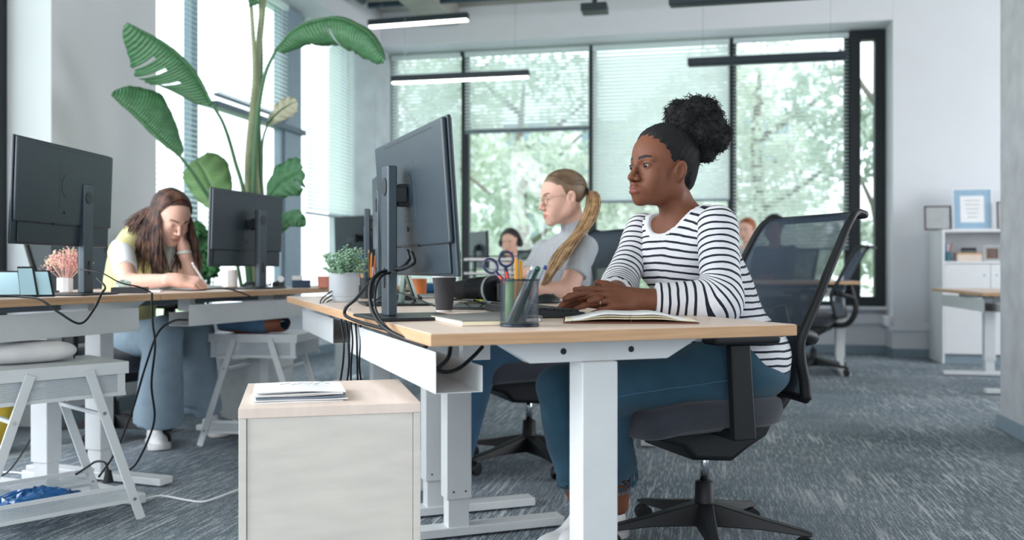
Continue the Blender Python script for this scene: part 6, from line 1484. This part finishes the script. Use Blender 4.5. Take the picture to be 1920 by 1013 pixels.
MB().tube([(.15, .03, .05), (.165, .0, .03), (.155, -.02, .006)], .003, 6).build('piping', CABLE, wh)
bs = thing('plastic_bag', 'shiny blue plastic bag lying in the lower basket of the left trestle unit', 'bag', at(60, 962, 2.98), R(46)); bs.location.z = .075
rq = random.Random(3); mw = MB().sphere((0, 0, .03), (.13, .08, .03), 26, 14); mw.V = [(x+rq.gauss(0, .003), y+rq.gauss(0, .003), max(.001, z+rq.gauss(0, .004))) for x, y, z in mw.V]; mw.build('body', mat('blue_film', (30, 92, 150), .22, spec=.8), bs)
MB().tube([(.12, 0, .03), (.15, .01, .025), (.17, 0, .01)], .006, 6).build('knot', MATS['blue_film'], bs)
def strip(label, a, b):
    a, b = Vector(a), Vector(b); d = b-a; o = thing('power_strip', label, 'power strip', (a.x, a.y, 0), atan2(d.y, d.x)); L_ = d.length
    MB().box(0, L_, -.028, .028, .003, .040).build('case', STEEL, o, bevel=.006, seg=3); s_ = MB()
    for k in range(4): s_.lathe([(.018, .0395), (.018, .0408)], c=(L_*(.15+.22*k), 0, 0), n=18)
    s_.build('sockets', mat('socket_grey', (176, 184, 188), .5), o)['kind'] = 'stuff'; return o
strip('long white power strip on the carpet behind the left trestle unit', on(52, 898, .0), on(262, 948, 0))
pgl = thing('power_plug', 'black plug standing in the white power strip under the left desk', 'plug', at(203, 900, 3.24)); MB().tube([at(203, 905, 3.24), at(203, 882, 3.24)], [.018, .010], 12).build('plug', CABLE, pgl, world=True); MB().tube(smooth_path([at(203, 884, 3.24), at(197, 868, 3.25), at(180, 866, 3.28), at(165, 875, 3.3), at(142, 890, 3.3)], 5), .004, 6).build('cord', CABLE, pgl, world=True, smooth=True)
yb = thing('yellow_bag', 'mustard yellow bag on the floor cut by the left picture edge', 'bag', on(-20, 850, 0)); mw = MB().sphere((0, 0, .17), (.12, .10, .17), 24, 16); mw.build('body', mat('mustard', (206, 176, 60), .8, bump=.3), yb, smooth=True); MB().tube([(-.04, 0, .32), (0, 0, .40), (.04, 0, .32)], .008, 6).build('handle', MATS['mustard'], yb)

# ---- cables
def cable(label, pts, r=.0033, m=CABLE, n=7): 
    P_ = smooth_path([at(*p) for p in pts], n); o = thing('power_cable', label, 'cable', P_[0]); MB().tube(P_, r, 7).build('cord', m, o, world=True, smooth=True); return o
cable('thick black cable looping from the big monitor stand far over the desk edge', [(764, 470, 2.15), (767, 486, 2.13), (752, 502, 2.18), (735, 506, 2.2), (700, 524, 2.3), (668, 560, 2.4), (650, 576, 2.42), (648, 592, 2.40), (680, 606, 2.22), (740, 622, 2.02), (790, 640, 1.88), (830, 645, 1.86)], .0045)
cable('second black cable of the big monitor bending just left of its stand', [(772, 474, 2.13), (776, 492, 2.10), (758, 503, 2.16), (738, 507, 2.2), (712, 512, 2.17), (697, 530, 2.12), (694, 560, 2.09), (702, 592, 2.05), (725, 618, 1.96), (765, 638, 1.90), (800, 650, 1.85)], .0050)
cable('thin cable beside the second one over the foreground desk edge', [(738, 510, 2.2), (716, 518, 2.15), (704, 545, 2.10), (706, 585, 2.04), (735, 622, 1.95), (800, 652, 1.86)], .0028)
cable('cable hanging inside the near end of the cable tray', [(845, 648, 1.96), (840, 672, 1.94), (822, 690, 1.93), (812, 700, 1.93)], .0045)
cable('thick cable sagging below the desk out of the tray end', [(905, 650, 2.02), (888, 668, 2.0), (862, 690, 1.97), (838, 698, 1.94), (818, 694, 1.93)], .0045)
for k in range(5): cable('black cable hanging to the floor between the two trays, %s' % ('leftmost of the bunch', 'second from the left', 'third from the left', 'fourth from the left', 'rightmost of the bunch')[k], [(648+9*k, 575+6*k, 2.75-.05*k), (640+9*k, 600, 2.72), (645+8*k, 640, 2.68), (642+8*k+4*(k % 2), 690, 2.7), (630+14*k, 760, 2.75)], .0030)
for k in range(3): cable('thin cable curling off the desk by the succulent pot, %s' % ('outermost', 'middle', 'innermost')[k], [(622, 546+8*k, 3.3), (604+4*k, 560+4*k, 3.25), (602+3*k, 575+3*k, 3.1), (622+2*k, 590+k, 2.95), (645, 598, 2.8), (650, 620, 2.75)], .0026)
cable('cable from the easel across the desk to the tablet', [(700, 566, 2.6), (735, 548, 2.7), (765, 554, 2.6), (800, 568, 2.55), (815, 574, 2.5)], .0022)
cable('black cable looping down in front of the left desk', [(-20, 554, 2.9), (40, 557, 2.88), (75, 562, 2.76), (110, 586, 2.72), (150, 607, 2.74), (175, 582, 2.78), (190, 552, 2.85), (197, 538, 2.95), (182, 522, 3.1)], .0036)
cable('thin cable arching over the black box on the left desk', [(150, 505, 3.2), (190, 512, 3.15), (225, 530, 3.12), (260, 538, 3.15), (283, 548, 3.2)], .0026)
cable('black cable hanging from the left desk to the floor before the trousers', [(285, 550, 3.26), (285, 575, 3.22), (287, 610, 3.2), (291, 650, 3.2), (284, 720, 3.22), (290, 780, 3.25), (280, 820, 3.3), (255, 870, 3.32), (231, 888, 3.3)], .0040)
cable('second hanging cable from the tray gap to the plug on the power strip', [(352, 600, 3.5), (325, 602, 3.4), (296, 625, 3.3), (272, 690, 3.3), (248, 770, 3.3), (215, 850, 3.28), (185, 895, 3.27)], .0040)
cable('black cable lying over the left desk edge by the white candle', [(300, 541, 3.9), (360, 545, 3.75), (410, 541, 3.8), (440, 545, 3.85), (470, 556, 3.86)], .0030)
cable('thin dark cable on the floor left of the first trestle unit', [(98, 640, 3.6), (95, 730, 3.5), (70, 800, 3.5), (20, 880, 3.4), (-20, 900, 3.35)], .0030)
cable('white cable running over the carpet to the birch pedestal', [(262, 938, 3.32), (300, 930, 3.4), (350, 938, 3.35), (380, 941, 3.33), (410, 932, 3.38), (447, 918, 3.5)], .0038, PAPER)
cable('short white cable leaving the power strip to the left', [(52, 890, 3.75), (25, 886, 3.8), (-20, 887, 3.8)], .0038, PAPER)

# ---- cabinet and what stands on it
CW = mat('cabinet_white', (224, 227, 230), .5, var=.015); cab = thing('cabinet', 'white cabinet with an open shelf beside the concrete column', 'cabinet', room(2.1, 8.82), -RA); W_, D_, H_ = 1.0, .50, 1.215
MB().box(0, .02, 0, D_, 0, H_).build('side_panel', CW, cab, bevel=.001); MB().box(W_-.02, W_, 0, D_, 0, H_).build('side_panel', CW, cab, bevel=.001)
MB().box(.02, W_-.02, .002, D_, H_-.025, H_-.001).build('top_panel', CW, cab); MB().box(.02, W_-.02, .01, D_, .905, .925).build('shelf', CW, cab); MB().box(.02, W_-.02, D_-.01, D_-.002, .08, H_-.025).build('back_panel', CW, cab)
for (x0, x1) in ((.022, .40), (.404, W_-.022)):
    d_ = MB().box(x0, x1, .002, .018, .62, .90).build('drawer', CW, cab, bevel=.0015); MB().lathe([(.010, -.012), (.008, 0)], c=(min(x1-.05, .45), .002, .80), M=Matrix.Rotation(R(90), 3, 'X'), n=14).build('knob', CHROME, d_)
MB().box(.022, W_-.022, .002, .018, .09, .616).build('door', CW, cab, bevel=.0015); MB().box(.02, W_-.02, .04, .05, 0, .085).build('plinth', BASEB, cab)
def frame_(label, c0, c1, y0, y1, depth, fm, matc, pap, lean=.08, loc_v=None):
    z0 = H_ if y1 < 430 else .926; v0 = (c0-1767)/FPX*8.3/1.0; w_ = (c1-c0)/FPX*8.5; h_ = (y1-y0)/FPX*8.5
    o = thing('picture_frame', label, 'picture frame', room(2.1+v0+.0, 8.82+depth, z0), -RA, None)
    T = Matrix.Rotation(-lean, 4, 'X'); b_ = .012
    f = MB().box(0, w_, 0, .015, 0, b_, T).box(0, w_, 0, .015, h_-b_, h_, T).box(0, b_, 0, .015, b_, h_-b_, T).box(w_-b_, w_, 0, .015, b_, h_-b_, T); f.build('frame', fm, o)
    MB().box(b_, w_-b_, .005, .010, b_, h_-b_, T).build('mat_board', matc, o); MB().box(w_*.2, w_*.8, .003, .005, h_*.18, h_*.82, T).build('certificate', pap, o)
    t_ = MB()
    for k in range(5): t_.box(w_*(.3+.02*k), w_*(.7-.02*k), .0022, .003, h_*(.7-.1*k), h_*(.715-.1*k), T)
    t_.build('text_lines', SCR, o); return o
BRN = mat('frame_dark_brown', (62, 44, 48), .5); WF = mat('frame_white', (232, 234, 236), .5); BLM = mat('mat_blue', (150, 182, 206), .8); GRM = mat('paper_grey', (176, 180, 182), .8)
frame_('small dark brown framed certificate at the left end of the cabinet top', 1744, 1790, 379, 424, .16, BRN, GRM, GRM)
frame_('large white framed certificate with a blue mat on the cabinet', 1795, 1863, 347, 424, .20, WF, BLM, PAPER)
frame_('brown framed picture on the cabinet cut by the concrete column', 1870, 1910, 373, 424, .16, BRN, GRM, PAPER)
frame_('small framed photo inside the open shelf of the cabinet', 1848, 1880, 460, 489, .20, mat('frame_silver', (196, 200, 202), .3, metal=.4), GRM, mat('photo_dark', (110, 84, 70), .6))
wbx = thing('wooden_box', 'small pale wooden box inside the open shelf of the cabinet', 'box', room(2.1+.17, 9.0, .926), -RA); MB().box(0, .21, 0, .12, 0, .075).build('body', BIRCHT, wbx, bevel=.002); MB().box(-.001, .211, -.001, .121, .062, .080).build('lid', EDGE, wbx)
pcu = lathe_thing('pen_pot', 'teal pot of pens at the left of the open cabinet shelf', 'pencil holder', room(2.1+.09, 9.05, .926), [('pot', [(.035, 0), (.04, .09), (.036, .09), (.033, .01), (.001, .01)], mat('pot_teal', (40, 104, 120), .5))])
for k, c_ in enumerate(((200, 60, 60), (50, 90, 170), (70, 140, 80), (230, 230, 230))):
    f_ = pcu.location+Vector((cos(k*1.6)*.012, sin(k*1.6)*.012, .012)); t_ = f_+Vector((cos(k*1.6)*.035, sin(k*1.6)*.02, .15)); o = thing('pen', ('red', 'blue', 'green', 'white')[k]+' pen in the teal pot on the cabinet shelf', 'pen', f_, 0, 'pens in the teal pot')
    MB().tube([f_, t_], .006, 8).build('barrel', mat('pen_c%d' % k, c_, .4), o, world=True); MB().tube([t_, t_+Vector((0, 0, .01))], [.006, .003], 8).build('tip', PLAST, o, world=True)
bk_ = thing('stapler', 'dark green stapler lying on the wooden box in the cabinet', 'stapler', room(2.1+.22, 9.05, .926+.081), -RA); MB().box(0, .13, 0, .04, 0, .012).build('base', mat('dark_green', (0, 0, 0)), bk_); MB().box(.0, .13, .004, .036, .018, .045).build('arm', PLAST, bk_, bevel=.006); MB().box(.1, .13, .006, .034, .011, .02).build('hinge', CHROME, bk_)
